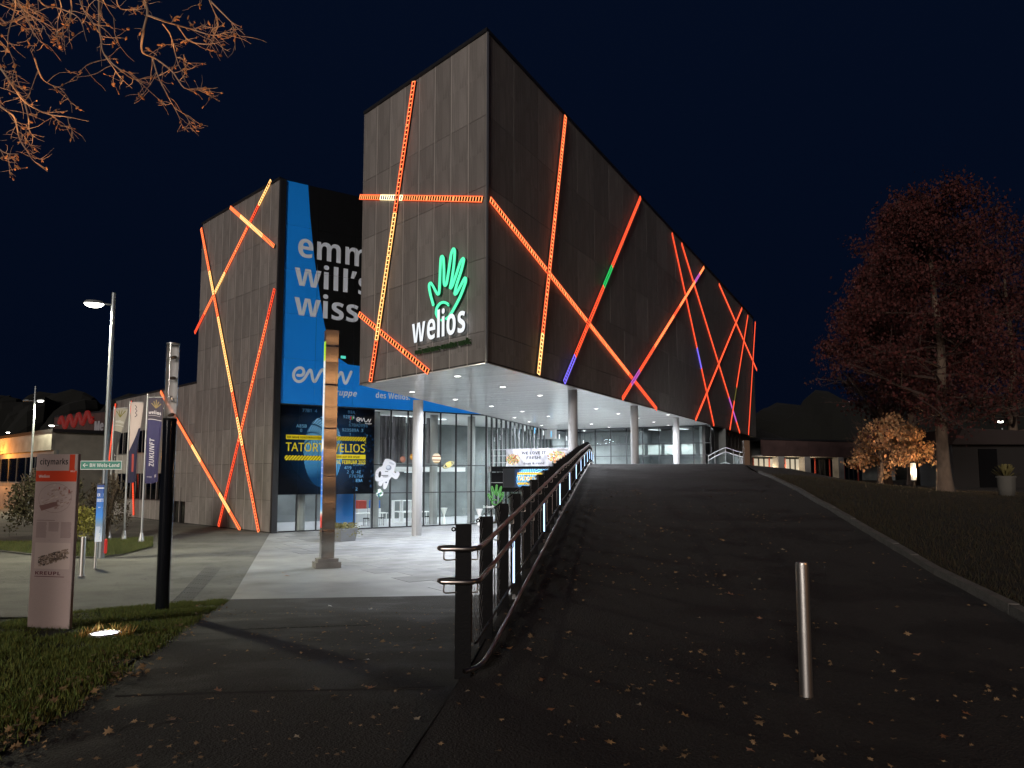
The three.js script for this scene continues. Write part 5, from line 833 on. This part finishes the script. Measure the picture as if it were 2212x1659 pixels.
function grow(geos, tips, p, d, L, r, depth, o) {
  const pts = [p.clone()]; let q = p.clone(), e = d.clone(); const n = 4;
  for (let i = 0; i < n; i++) { e.add(V(rr(-1, 1), rr(-1, 1) + o.up, rr(-1, 1)).multiplyScalar(o.wobble)).normalize(); q = q.clone().addScaledVector(e, L / n); pts.push(q); }
  const c = new THREE.CatmullRomCurve3(pts), g = new THREE.TubeGeometry(c, n * 2, r, depth > 2 ? 7 : depth > 0 ? 5 : 3, false), a = g.attributes.position, rings = n * 2, rad = depth > 2 ? 7 : depth > 0 ? 5 : 3;
  for (let i = 0; i <= rings; i++) { const k = lerp(1, o.taper, i / rings), cc = c.getPointAt(i / rings); for (let j = 0; j <= rad; j++) { const x = i * (rad + 1) + j; a.setXYZ(x, cc.x + (a.getX(x) - cc.x) * k, cc.y + (a.getY(x) - cc.y) * k, cc.z + (a.getZ(x) - cc.z) * k); } }
  geos[Math.min(depth, geos.length - 1)].push(g);
  if (depth <= 1) tips.push(pts[2], q, pts[3]);
  if (depth <= 0) return;
  const kids = o.kids[depth] ?? 3;
  for (let i = 0; i < kids; i++) { const t = rr(o.from, 1), b = c.getPointAt(t), s = V(rr(-1, 1), rr(-.5, 1) * o.lift + o.up, rr(-1, 1)).normalize(); grow(geos, tips, b, e.clone().multiplyScalar(.75).add(s.multiplyScalar(o.spread)).normalize(), L * rr(.5, .8) * o.short, Math.max(r * o.taper * rr(.55, .85), o.thin ?? .006), depth - 1, o); }
}
function tree(name, label, p, h, r, o, leaves) {
  const t = thing(name, label, 'tree', p), geos = [[], [], [], [], []], tips = [];
  // trunk
  const lean = o.lean ?? V(0, 1, 0), pts = []; for (let i = 0; i <= 6; i++) pts.push(V(lean.x * h * i / 6 + rr(-.08, .08) * (i ? 1 : 0), h * .98 * i / 6, lean.z * h * i / 6 + rr(-.08, .08) * (i ? 1 : 0)));
  const c = new THREE.CatmullRomCurve3(pts), g = new THREE.TubeGeometry(c, 40, r, 14, false), a = g.attributes.position; for (let i = 0; i <= 40; i++) { const f = i / 40, k = lerp(1, .1, f) + .45 * Math.exp(-f * 26), cc = c.getPointAt(f); for (let j = 0; j <= 14; j++) { const x = i * 15 + j, w = k * (1 + .06 * Math.sin(j * 2.7 + i * .2)); a.setXYZ(x, cc.x + (a.getX(x) - cc.x) * w, cc.y + (a.getY(x) - cc.y) * w, cc.z + (a.getZ(x) - cc.z) * w); } } g.computeVertexNormals();
  part(t, 'trunk', g, M.bark, 0, -.1, 0);
  for (let i = 0; i < o.limbs; i++) { const f = lerp(o.low, .97, i / o.limbs) + rr(-.01, .01), b = c.getPointAt(Math.min(.99, f)), an = i * 2.4 + rr(-.4, .4); const d = V(Math.cos(an), rr(o.rise - .1, o.rise + .2), Math.sin(an)).normalize(); grow(geos, tips, b, d, (o.reach * (1 - .72 * Math.max(0, f - .25)) * rr(.8, 1.15)), r * .32 * (1.15 - f), 2, o); }
  const limbs = geos.flatMap((x, i) => i >= 2 ? x : []), twigs = geos.flatMap((x, i) => i < 2 ? x : []);
  if (limbs.length) part(t, 'limbs', merge(limbs), M.treeTwig); if (twigs.length) part(t, 'twigs', merge(twigs), M.treeTwig);
  if (leaves) addLeaves(t, tips, leaves.n, leaves.col, leaves.size, leaves.spread, leaves.droop);
  return t;
}
const tp = (u, v, D) => { const p = atD(u, v, D); p.y = gLawn(p.x, D) - .02; return p; };
const to = { up: .02, wobble: .16, taper: .45, kids: { 2: 6, 1: 4 }, from: .25, lift: .6, spread: .9, short: .85, limbs: 34, low: .22, rise: .12, reach: 2.6 };
const redLeaf = col(.046, .0058, .0044);
tree('autumn_tree', 'tall autumn tree with thick pale trunk at right, bare lower branches', tp(2043, 1064, 27), 11.2, .24, to, { n: 34000, col: redLeaf, size: .115, spread: .5, droop: 2.6 });
tree('autumn_tree', 'two-stemmed autumn tree left of the thick pale trunk', tp(1912, 1048, 40), 11.5, .32, { ...to, low: .2, rise: .7, limbs: 26, reach: 3.2 }, { n: 20000, col: redLeaf, size: .17, spread: .6, droop: 2.6 });
tree('autumn_tree', 'tall dark autumn tree between the two lit trunks', tp(1975, 1050, 45), 17, .3, { ...to, low: .25, rise: .5, limbs: 30, reach: 3.4 }, { n: 28000, col: redLeaf, size: .17, spread: .7, droop: 2.6 });
tree('autumn_tree', 'dark tree with spreading crown at the right edge', tp(2200, 1060, 42), 14, .3, { ...to, low: .22, rise: .3, limbs: 30, reach: 5 }, { n: 18000, col: redLeaf, size: .17, spread: .7, droop: 2.6 });
tree('young_tree', 'small tree with dense hanging orange leaves lit beside the path light', tp(1905, 1046, 31), 2.3, .11, { ...to, low: .42, rise: .18, limbs: 22, reach: 1.75 }, { n: 5200, col: col(.40, .23, .12), size: .13, spread: .24, droop: 2.9 });
{ // slim path light in front of the small tree
  const p = tp(1975, 1056, 29.5), D = 29.5, y0 = atD(1976, 1037, D).y - p.y, y1 = atD(1976, 1000, D).y - p.y, t = thing('path_light', 'slim path light with a glowing upper tube among the hanging leaves', 'path light', p);
  part(t, 'post', cyl(.05, .05, y0, 14), M.black); part(t, 'light_tube', cyl(.065, .065, y1 - y0, 18), glow(1, .9, .7, .7), 0, y0, 0); for (let i = 0; i < 4; i++) part(t, 'rib', cyl(.012, .012, y1 - y0, 6), M.steel, .085 * Math.cos(i * 1.571 + .6), y0, .085 * Math.sin(i * 1.571 + .6)); part(t, 'cap', cyl(.13, .1, .05, 18), M.black, 0, y1, 0);
  const s = new THREE.PointLight(0xffcf9c, 19, 0, 2); s.name = 'path_light_glow'; s.position.set(p.x, p.y + (y0 + y1) / 2, p.z + .2); s.castShadow = true; s.shadow.radius = 8; scene.add(s);
}
{ const p = tp(2176, 1077, 24), t = thing('stone_planter', 'pale round planter with drooping plant on the lawn at right', 'planter', p); part(t, 'pot', new THREE.LatheGeometry([[.0, 0], [.2, 0], [.25, .3], [.26, .62], [.3, .66], [.28, .7], [.22, .68], [.2, .5], [0, .5]].map(([x, y]) => new THREE.Vector2(x, y)), 24), std({ name: 'weathered_stone', color: col(.12, .115, .10), roughness: .9, map: blotch })); const L = []; for (let i = 0; i < 60; i++) { const q = new THREE.PlaneGeometry(.05, .5, 1, 4); q.translate(0, .25, 0); q.rotateX(rr(.2, 1.3)); q.rotateY(rr(0, 6.28)); q.translate(0, .6, 0); L.push(q); } part(t, 'leaves', merge(L), std({ name: 'dry_leaf', color: col(.14, .12, .04), roughness: .8, side: THREE.DoubleSide })); }
// overhanging branches of the tree on the left
{
  const t = thing('overhanging_tree', 'bare tree at left whose lit twigs hang into the top of the photo', 'tree', V(-8.6, gL(0, 6.5) - .03, -6.5)), o = t.position, geos = [[], [], [], [], []], tips = [];
  const trunk = tube([V(0, -.1, 0), V(.1, 2.5, 0), V(.3, 5, 0), V(.6, 7.6, .1), V(1.2, 9.6, .2)], .26, 30, 14); part(t, 'trunk', trunk, M.bark);
  const z = (x, y) => [x * .2976, y * .2976]; // zoomed survey of the twigs
  const limbs = [
    [[-500, 150], [-200, 330], [0, 490], [90, 620], [180, 740], [260, 790], [360, 830], [500, 850], [645, 880]], [[-400, 400], [-60, 640], [0, 770], [60, 810], [110, 870], [140, 1000], [200, 1100], [260, 1180], [345, 1245]],
    [[180, 740], [205, 850], [215, 950], [260, 1000], [325, 1028]], [[-300, 900], [-50, 1050], [40, 1110], [135, 1118]],
    [[650, -300], [715, -60], [720, 180], [735, 290], [760, 400], [830, 500], [900, 590], [960, 640]], [[760, 400], [850, 490], [960, 570], [1100, 560], [1180, 600]], [[950, -400], [1050, 0], [1070, 100], [1040, 230], [1030, 370], [1120, 420], [1230, 500], [1300, 590], [1340, 640], [1460, 650], [1560, 640]],
    [[1110, 430], [1150, 560], [1200, 660], [1260, 770], [1340, 830], [1420, 890]], [[1070, 110], [1180, 150], [1280, 180], [1400, 215], [1540, 255], [1700, 240], [1790, 285]], [[1180, 170], [1240, 260], [1270, 380], [1300, 480], [1370, 560]], [[1290, 190], [1380, 300], [1480, 320], [1630, 300]],
    [[1450, -250], [1520, 0], [1580, 150], [1560, 240], [1500, 330]], [[1520, 0], [1640, 120], [1750, 230]], [[-200, -200], [100, 0], [190, 120], [240, 230], [290, 300], [360, 340], [450, 450]], [[60, -150], [150, 40], [260, 130], [380, 200], [470, 300]], [[300, -200], [440, 20], [420, 150], [415, 330]], [[-100, 60], [0, 170], [90, 150], [210, 120], [330, 200]], [[540, -150], [600, 60], [680, 180], [720, 240]], [[830, -200], [870, 60], [940, 70], [1060, 60]],
    [[250, 420], [290, 540], [360, 610], [470, 650]], [[-200, -50], [0, 30], [130, 80], [200, 60], [330, 110]], [[100, -100], [110, 60], [70, 200], [60, 330], [110, 480]], [[200, -150], [300, 20], [430, 60], [560, 120], [630, 300]], [[-300, 200], [-40, 260], [30, 330], [70, 380]], [[500, -100], [520, 90], [460, 200], [470, 280]], [[700, -100], [780, 60], [840, 150]]];
  const all = [];
  for (const l of limbs) {
    const D0 = rr(5.6, 7.4), pts = l.map(([x, y], i) => atD(...z(x, y), D0 + .25 * Math.sin(i * 1.3 + D0 * 5)).sub(o)); const c = new THREE.CatmullRomCurve3(pts), n = pts.length * 5, r0 = l.length > 7 ? .015 : .0075;
    const g = new THREE.TubeGeometry(c, n, r0, 6, false), a = g.attributes.position; for (let i = 0; i <= n; i++) { const k = lerp(1, .16, i / n), cc = c.getPointAt(i / n); for (let j = 0; j <= 6; j++) { const x = i * 7 + j; a.setXYZ(x, cc.x + (a.getX(x) - cc.x) * k, cc.y + (a.getY(x) - cc.y) * k, cc.z + (a.getZ(x) - cc.z) * k); } } part(t, 'branch', g, M.twig);
    const len = c.getLength(), m = Math.round(len * 6); for (let i = 0; i < m; i++) { const f = rr(.12, 1), b = c.getPointAt(f), tg = c.getTangentAt(f); const d = tg.clone().multiplyScalar(.7).add(V(rr(-1, 1), rr(-1, .7), rr(-.6, .6)).multiplyScalar(.75)).normalize(); grow(geos, tips, b, d, rr(.11, .38) * (1.15 - f * .5), .0032, i % 2 ? 0 : 1, { up: -.02, wobble: .3, taper: .45, kids: { 1: 4 }, from: .2, lift: .5, spread: .8, short: .8, thin: .0022 }); }
  }
  part(t, 'twigs', merge(geos.flat()), M.twig);
  const g = new THREE.SphereGeometry(1, 7, 5); g.scale(.55, 1, .55); const im = new THREE.InstancedMesh(g, std({ name: 'dry_bud', color: col(.45, .2, .07), roughness: .8 }), 420), mm = new THREE.Matrix4(), q = new THREE.Quaternion(); im.name = 'dry_leaves'; for (let i = 0; i < 420; i++) { const p = tips[Math.floor(rnd() * tips.length)]; q.setFromEuler(new THREE.Euler(rr(0, 3), rr(0, 6), rr(0, 3))); const s = rr(.008, .024); mm.compose(p, q, V(s * rr(.6, 1.2), s, s * .5)); im.setMatrixAt(i, mm); } shadow(im); im.userData.kind = 'stuff'; t.add(im);
  for (const e of [[[.3, 5, 0], [1.4, 5.9, .1]], [[.6, 7.6, .1], [2.0, 7.3, .2]], [[.8, 8.3, .1], [3, 8.0, .3]]]) part(t, 'limb', tube([V(...e[0]), V((e[0][0] + e[1][0]) / 2, e[1][1] + .1, 0), V(...e[1])], .09, 14, 8), M.bark);
}
// ---------------------------------------------------------------- fallen leaves
function leafGeo(k) {
  const s = new THREE.Shape(), pts = []; const lobes = 5 + (k % 2) * 2; for (let i = 0; i < lobes * 2; i++) { const a = Math.PI * .5 + (i + .5) / (lobes * 2) * 6.283 + Math.PI / lobes, r = (i % 2 ? 1 : .5) * (.62 + .62 * hash(i * 3 + 1, k * 7 + 2)); pts.push(new THREE.Vector2(r * Math.cos(a), r * Math.sin(a))); }
  s.setFromPoints(pts); const g = new THREE.ShapeGeometry(s), p = g.attributes.position; for (let i = 0; i < p.count; i++) { const x = p.getX(i), y = p.getY(i); p.setZ(i, .28 * Math.abs(x) * Math.abs(x) + .16 * Math.sin(y * 2 + k) + .1 * hash(i, k + 4)); } g.rotateX(-Math.PI / 2); g.computeVertexNormals(); return g;
}
{
  const geos = [0, 1, 2, 3].map(leafGeo), mats = [[.34, .18, .075], [.40, .25, .11], [.28, .125, .055], [.46, .38, .26], [.37, .20, .12]].map(([r, g, b]) => std({ name: 'dry_leaf', color: col(r, g, b), roughness: .75, side: THREE.DoubleSide }));
  const onGround = (u, v) => { const a = onSurf(u, v, gR); return a.x > railX(-a.z) || -a.z < 4.6 ? a : onSurf(u, v, gL); };
  const spots = [[1170, 1320, 9], [1140, 1410, 13], [1578, 1288, 10], [1600, 1290, 7], [1950, 1474, 13], [1480, 1554, 12], [1446, 1478, 9], [1316, 1612, 13], [1260, 1606, 8], [1190, 1540, 9], [1075, 1420, 10], [1100, 1406, 8], [800, 1492, 12], [470, 1498, 12], [370, 1562, 13], [250, 1540, 10], [500, 1574, 9], [760, 1430, 10], [712, 1312, 6, 1], [800, 1318, 6, 1], [792, 1430, 7, 1], [930, 1385, 9], [700, 1370, 7], [1555, 1168, 6], [1565, 1095, 5], [1535, 1075, 5], [1690, 1190, 6], [1560, 1350, 8], [1510, 1340, 6], [1640, 1340, 7], [1980, 1420, 9], [2090, 1550, 11], [1700, 1600, 10], [1620, 1630, 10], [1880, 1570, 9], [620, 1246, 7], [612, 1240, 5], [1340, 1290, 6], [1220, 1385, 8], [1400, 1380, 7], [1170, 1475, 9], [300, 1640, 10], [120, 1560, 11], [90, 1600, 12], [60, 1570, 10], [180, 1530, 9], [900, 1560, 9], [1010, 1500, 7], [640, 1600, 9], [1290, 1480, 8], [1380, 1530, 8], [2040, 1600, 11], [1790, 1480, 7], [1460, 1240, 6], [1640, 1255, 5]];
  for (const [u, v, s, white] of spots) { const p = onGround(u, v), k = Math.floor(rnd() * 4); const on = -p.z > 5 && p.x > railX(-p.z) ? 'ramp' : 'path'; p.y += .022; const m = solo(white ? 'paper_scrap' : 'fallen_leaf', white ? 'small pale scrap lying on the dark footpath' : `dry brown leaf lying on the dark ${on}`, white ? 'litter' : 'leaf', geos[k], white ? M.white : mats[Math.floor(rnd() * 5)], p, rr(0, 6.28), white ? 'pale scraps on the footpath' : `dry leaves on the ${on}`); const sc = s * -p.z / F * 1.05; m.scale.set(sc, sc * .9, sc); m.rotation.x = rr(-.1, .1); }
  const im = new THREE.InstancedMesh(geos[1], std({ name: 'leaf_litter', color: col(1, 1, 1), roughness: .8, side: THREE.DoubleSide }), 3100), mm = new THREE.Matrix4(), q = new THREE.Quaternion(), c = new THREE.Color(); im.name = 'leaf_litter'; let k = 0;
  for (let i = 0; i < 60000 && k < 2600; i++) { const D = 2.6 + 20 * Math.pow(rnd(), 1.6), x = rr(-6, 9); const ramp = x > railX(D); if (ramp ? x > kerbX(D) - .05 : (D > 17 || x < lerp(-5.6, -7, D / 18))) continue; const dens = vnoise(x * .8 + 30, D * .6, 999); if (rnd() > dens * dens * (ramp ? 1.3 : .8)) continue; const y = ramp ? gR(x, D) : gL(x, D); q.setFromEuler(new THREE.Euler(rr(-.35, .35), rr(0, 6.28), rr(-.35, .35))); const s = rr(.009, .032) * (rnd() < .15 ? 1.7 : 1); mm.compose(V(x, y + .02, -D), q, V(s, s, s * rr(.5, 1))); im.setMatrixAt(k, mm); const w = rr(.4, 1.1); im.setColorAt(k, c.setRGB(.32 * w, .21 * w, .11 * w)); k++; }
  for (let i = 0; i < 420; i++) { const t = Math.pow(rnd(), .8) * (vergeLow.length - 2.01) + 1, a = vergeLow[Math.floor(t)], b = vergeLow[Math.floor(t) + 1], f = t % 1, x = lerp(a[0], b[0], f) + rr(-.45, .25), D = lerp(a[1], b[1], f) + rr(-.3, .3); if (D < 3) continue; q.setFromEuler(new THREE.Euler(rr(-.5, .5), rr(0, 6.28), rr(-.5, .5))); const s = rr(.015, .05); mm.compose(V(x, gL(x, D) + .055, -D), q, V(s, s, s * rr(.6, 1))); im.setMatrixAt(k, mm); const w = rr(.4, 1.1); im.setColorAt(k, c.setRGB(.30 * w, .19 * w, .09 * w)); k++; }
  im.count = k; shadow(im); scene.add(im); tag(im, 'small dry leaves and crumbs scattered over path and ramp', 'leaves', null, 'stuff');
}
// ---------------------------------------------------------------- background left: hall, dark store; right: low building; woods
{
  const a = atD(-90, 1000, 92), b = atD(110, 1000, 66), f = frame(V(a.x, 0, a.z), V(b.x, 0, b.z)), t = thing('warehouse', 'pale warehouse lit orange at its left end, far left behind the lamps', 'building', V(a.x, PLAZA, a.z), f.turn), h = f.hit(109, 934).y - PLAZA;
  const pale = std({ name: 'pale_render', color: col(.34, .32, .27), roughness: .85, map: blotch }), y1 = f.hit(109, 972).y - PLAZA;
  part(t, 'wall', box(f.L, h - y1, .3), pale, f.L / 2, (h + y1) / 2, -.1); part(t, 'wall', box(f.L, 2.1, .3), pale, f.L / 2, 1.05, -.4);
  part(t, 'window_band', box(f.L, y1 - 2.1, .2), M.interior, f.L / 2, (y1 + 2.1) / 2, -.5); for (let i = 0; i < 12; i++) part(t, 'window', box(f.L / 12 - .5, (y1 - 2.1) * .7, .06), M.darkGlass, (i + .5) * f.L / 12, (y1 + 2.1) / 2, -.34); part(t, 'roof', box(f.L + .6, .3, 9), M.trim, f.L / 2, h + .15, -4.4); part(t, 'side_wall', box(.3, h, 8), pale, f.L - .16, h / 2, -4.2);
  const s = new THREE.PointLight(0xff9a3c, 160, 0, 2), lp = f.at(f.hit(6, 1000).x, PLAZA + 5.4, 1.6); s.name = 'sodium_wall_lamp_glow'; s.position.copy(lp); s.shadow.radius = 6; s.castShadow = true; scene.add(s);
  const w = thing('wall_lamp', 'orange wall lamp on the pale warehouse', 'wall lamp', f.at(f.hit(6, 1000).x, PLAZA + 5.5, 1.5), f.turn); part(w, 'lamp_glass', new THREE.SphereGeometry(.16, 14, 10), glow(1, .6, .25, 4)); part(w, 'arm', bar(V(0, .1, 0), V(0, .2, -1.6), .03), M.trim);
  const fe = thing('yard_fence', 'dark wire yard fence in front of the pale warehouse', 'fence', f.at(2, PLAZA, 5), f.turn); const n = 22; for (let i = 0; i <= n; i++) part(fe, 'post', cyl(.035, .035, 2.1, 8), M.trim, i * 1.5, 0, 0); for (const y of [.2, 1.1, 2.0]) part(fe, 'rail', box(n * 1.5, .04, .04), M.trim, n * .75, y, 0);
}
{
  const a = atD(112, 1000, 104), b = atD(262, 1000, 92), f = frame(V(a.x, 0, a.z), V(b.x, 0, b.z)), h = f.hit(170, 896).y - PLAZA, t = thing('store', 'dark box-shaped store with red lettering behind the flags', 'building', V(a.x, PLAZA, a.z), f.turn);
  const dk = std({ name: 'dark_brick', color: col(.09, .045, .04), roughness: .8, map: blotch }); for (let i = 0; i < 10; i++) for (let j = 0; j < 4; j++) part(t, 'panel', box(f.L / 10 - .04, h / 4 - .04, .3), dk, (i + .5) * f.L / 10, (j + .5) * h / 4, -.15); part(t, 'wall', box(f.L, h, 12), M.backing, f.L / 2, h / 2, -6.4); part(t, 'roof', box(f.L + .2, .2, 12.4), M.trim, f.L / 2, h + .1, -6.2);
  const q = f.hit(130, 920), r = f.hit(204, 916), st = thing('store_sign', 'red squiggle and white letters on the dark store wall', 'sign', f.at(q.x, q.y, .12), f.turn), W = r.x - q.x, pts = []; for (let i = 0; i <= 16; i++) pts.push(V(W * i / 16, .75 * Math.sin(i * 1.55) + .35 + i * .03, 0)); part(st, 'red_letters', tube(pts, .3, 90, 8), glow(.55, .025, .02, .22));
  const g = new TextGeometry('Me', { font: fontBold, size: 1.25, depth: .1, curveSegments: 3 }); part(st, 'white_letters', g, glow(.3, .26, .26, .4), f.hit(206, 930).x - q.x, f.hit(206, 931).y - q.y, 0);
}
{
  const a = atD(1632, 1000, 84), b = atD(1990, 1000, 96), f = frame(V(a.x, 0, a.z), V(b.x, 0, b.z)), y0 = .42, h = f.hit(1645, 951).y - y0, yl = f.hit(1645, 986).y - y0, t = thing('far_pavilion', 'low flat-roofed building with lit windows beyond the lawn', 'building', V(a.x, y0, a.z), f.turn);
  const fa = std({ name: 'reddish_fascia', color: col(.095, .055, .052), roughness: .8, map: blotch }); for (let i = 0; i < 8; i++) part(t, 'fascia_panel', box(f.L / 8 - .03, h - yl, .3), fa, (i + .5) * f.L / 8, (h + yl) / 2, 1.0); part(t, 'roof', box(f.L, .2, 9), M.trim, f.L / 2, h + .1, -3.2); part(t, 'rear_wall', box(f.L, h, .3), M.interior, f.L / 2, h / 2, -4);
  part(t, 'canopy', box(f.L, .1, 5), M.white, f.L / 2, yl + .05, -1.4); const lit = glow(1, .86, .62, .55); const W = f.hit(1755, 1000).x / 11; for (let i = 0; i < 22; i++) { part(t, 'window', box(W - .18, yl - .5, .05), i < 11 && ![5, 9].includes(i) ? lit : M.darkGlass, (i + .5) * W, (yl) / 2, -.4); part(t, 'window_frame', box(.14, yl - .3, .12), i % 3 ? M.trim : std({ name: 'red_frame', color: col(.35, .05, .03), roughness: .6 }), i * W, yl / 2, -.36); }
  for (const u of [1672, 1728, 1800]) part(t, 'pillar', box(.9, yl, .9), M.concrete, f.hit(u, 1000).x, yl / 2, .7);
  for (const u of [1660, 1700, 1745]) { const s = new THREE.PointLight(0xffdfae, 7, 0, 2); s.name = 'pavilion_glow'; s.position.copy(f.at(f.hit(u, 1000).x, y0 + yl * .6, .3)); s.castShadow = true; scene.add(s); }
}
function woods(name, label, a, b, n, h0, h1) {
  const g = []; for (let i = 0; i < n; i++) { const t = (i + rnd()) / n, h = lerp(h0, h1, rnd()), q = new THREE.IcosahedronGeometry(1, 4), p = q.attributes.position, s = rr(7, 12); for (let j = 0; j < p.count; j++) { const k = .75 + .5 * vnoise(p.getX(j) * 2.2 + i * 7 + 40, p.getY(j) * 2.4 + p.getZ(j) * 2 + 40, 9999); p.setXYZ(j, p.getX(j) * s * k, p.getY(j) * h * .6 * k, p.getZ(j) * s * k); } q.translate(lerp(a[0], b[0], t) + rr(-4, 4), h * .42 - 1, -lerp(a[1], b[1], t) + rr(-5, 5)); q.computeVertexNormals(); g.push(q); }
  solo(name, label, 'woodland', merge(g), std({ name: 'dark_foliage', color: col(.004, .0045, .003), roughness: 1 }), V(0, 0, 0), 0, null, 'stuff');
}
woods('wooded_hill', 'black wooded skyline far behind the street on the left', [-150, 150], [-50, 165], 60, 16, 20);
woods('dark_wood', 'black line of distant trees beyond the lawn on the right', [34, 130], [140, 110], 60, 8, 16);
{ const t = thing('cabin', 'small dark cabin with sloping roof behind the pale trunk', 'building', tp(2130, 1060, 38)); part(t, 'wall', box(5, 2.1, 3), M.blackClad, 0, 1.05, 0); const sh = new THREE.Shape([[-2.8, 2.1], [2.8, 2.1], [2.2, 2.7], [-2.2, 2.9]].map(([x, y]) => new THREE.Vector2(x, y))); part(t, 'roof', new THREE.ExtrudeGeometry(sh, { depth: 3.6, bevelEnabled: false }), std({ name: 'red_roof', color: col(.018, .011, .010), roughness: .8 }), 0, 0, -1.6); part(t, 'door', box(.9, 1.9, .06), M.black, -.8, .95, 1.53); }

renderer.render(scene, camera);
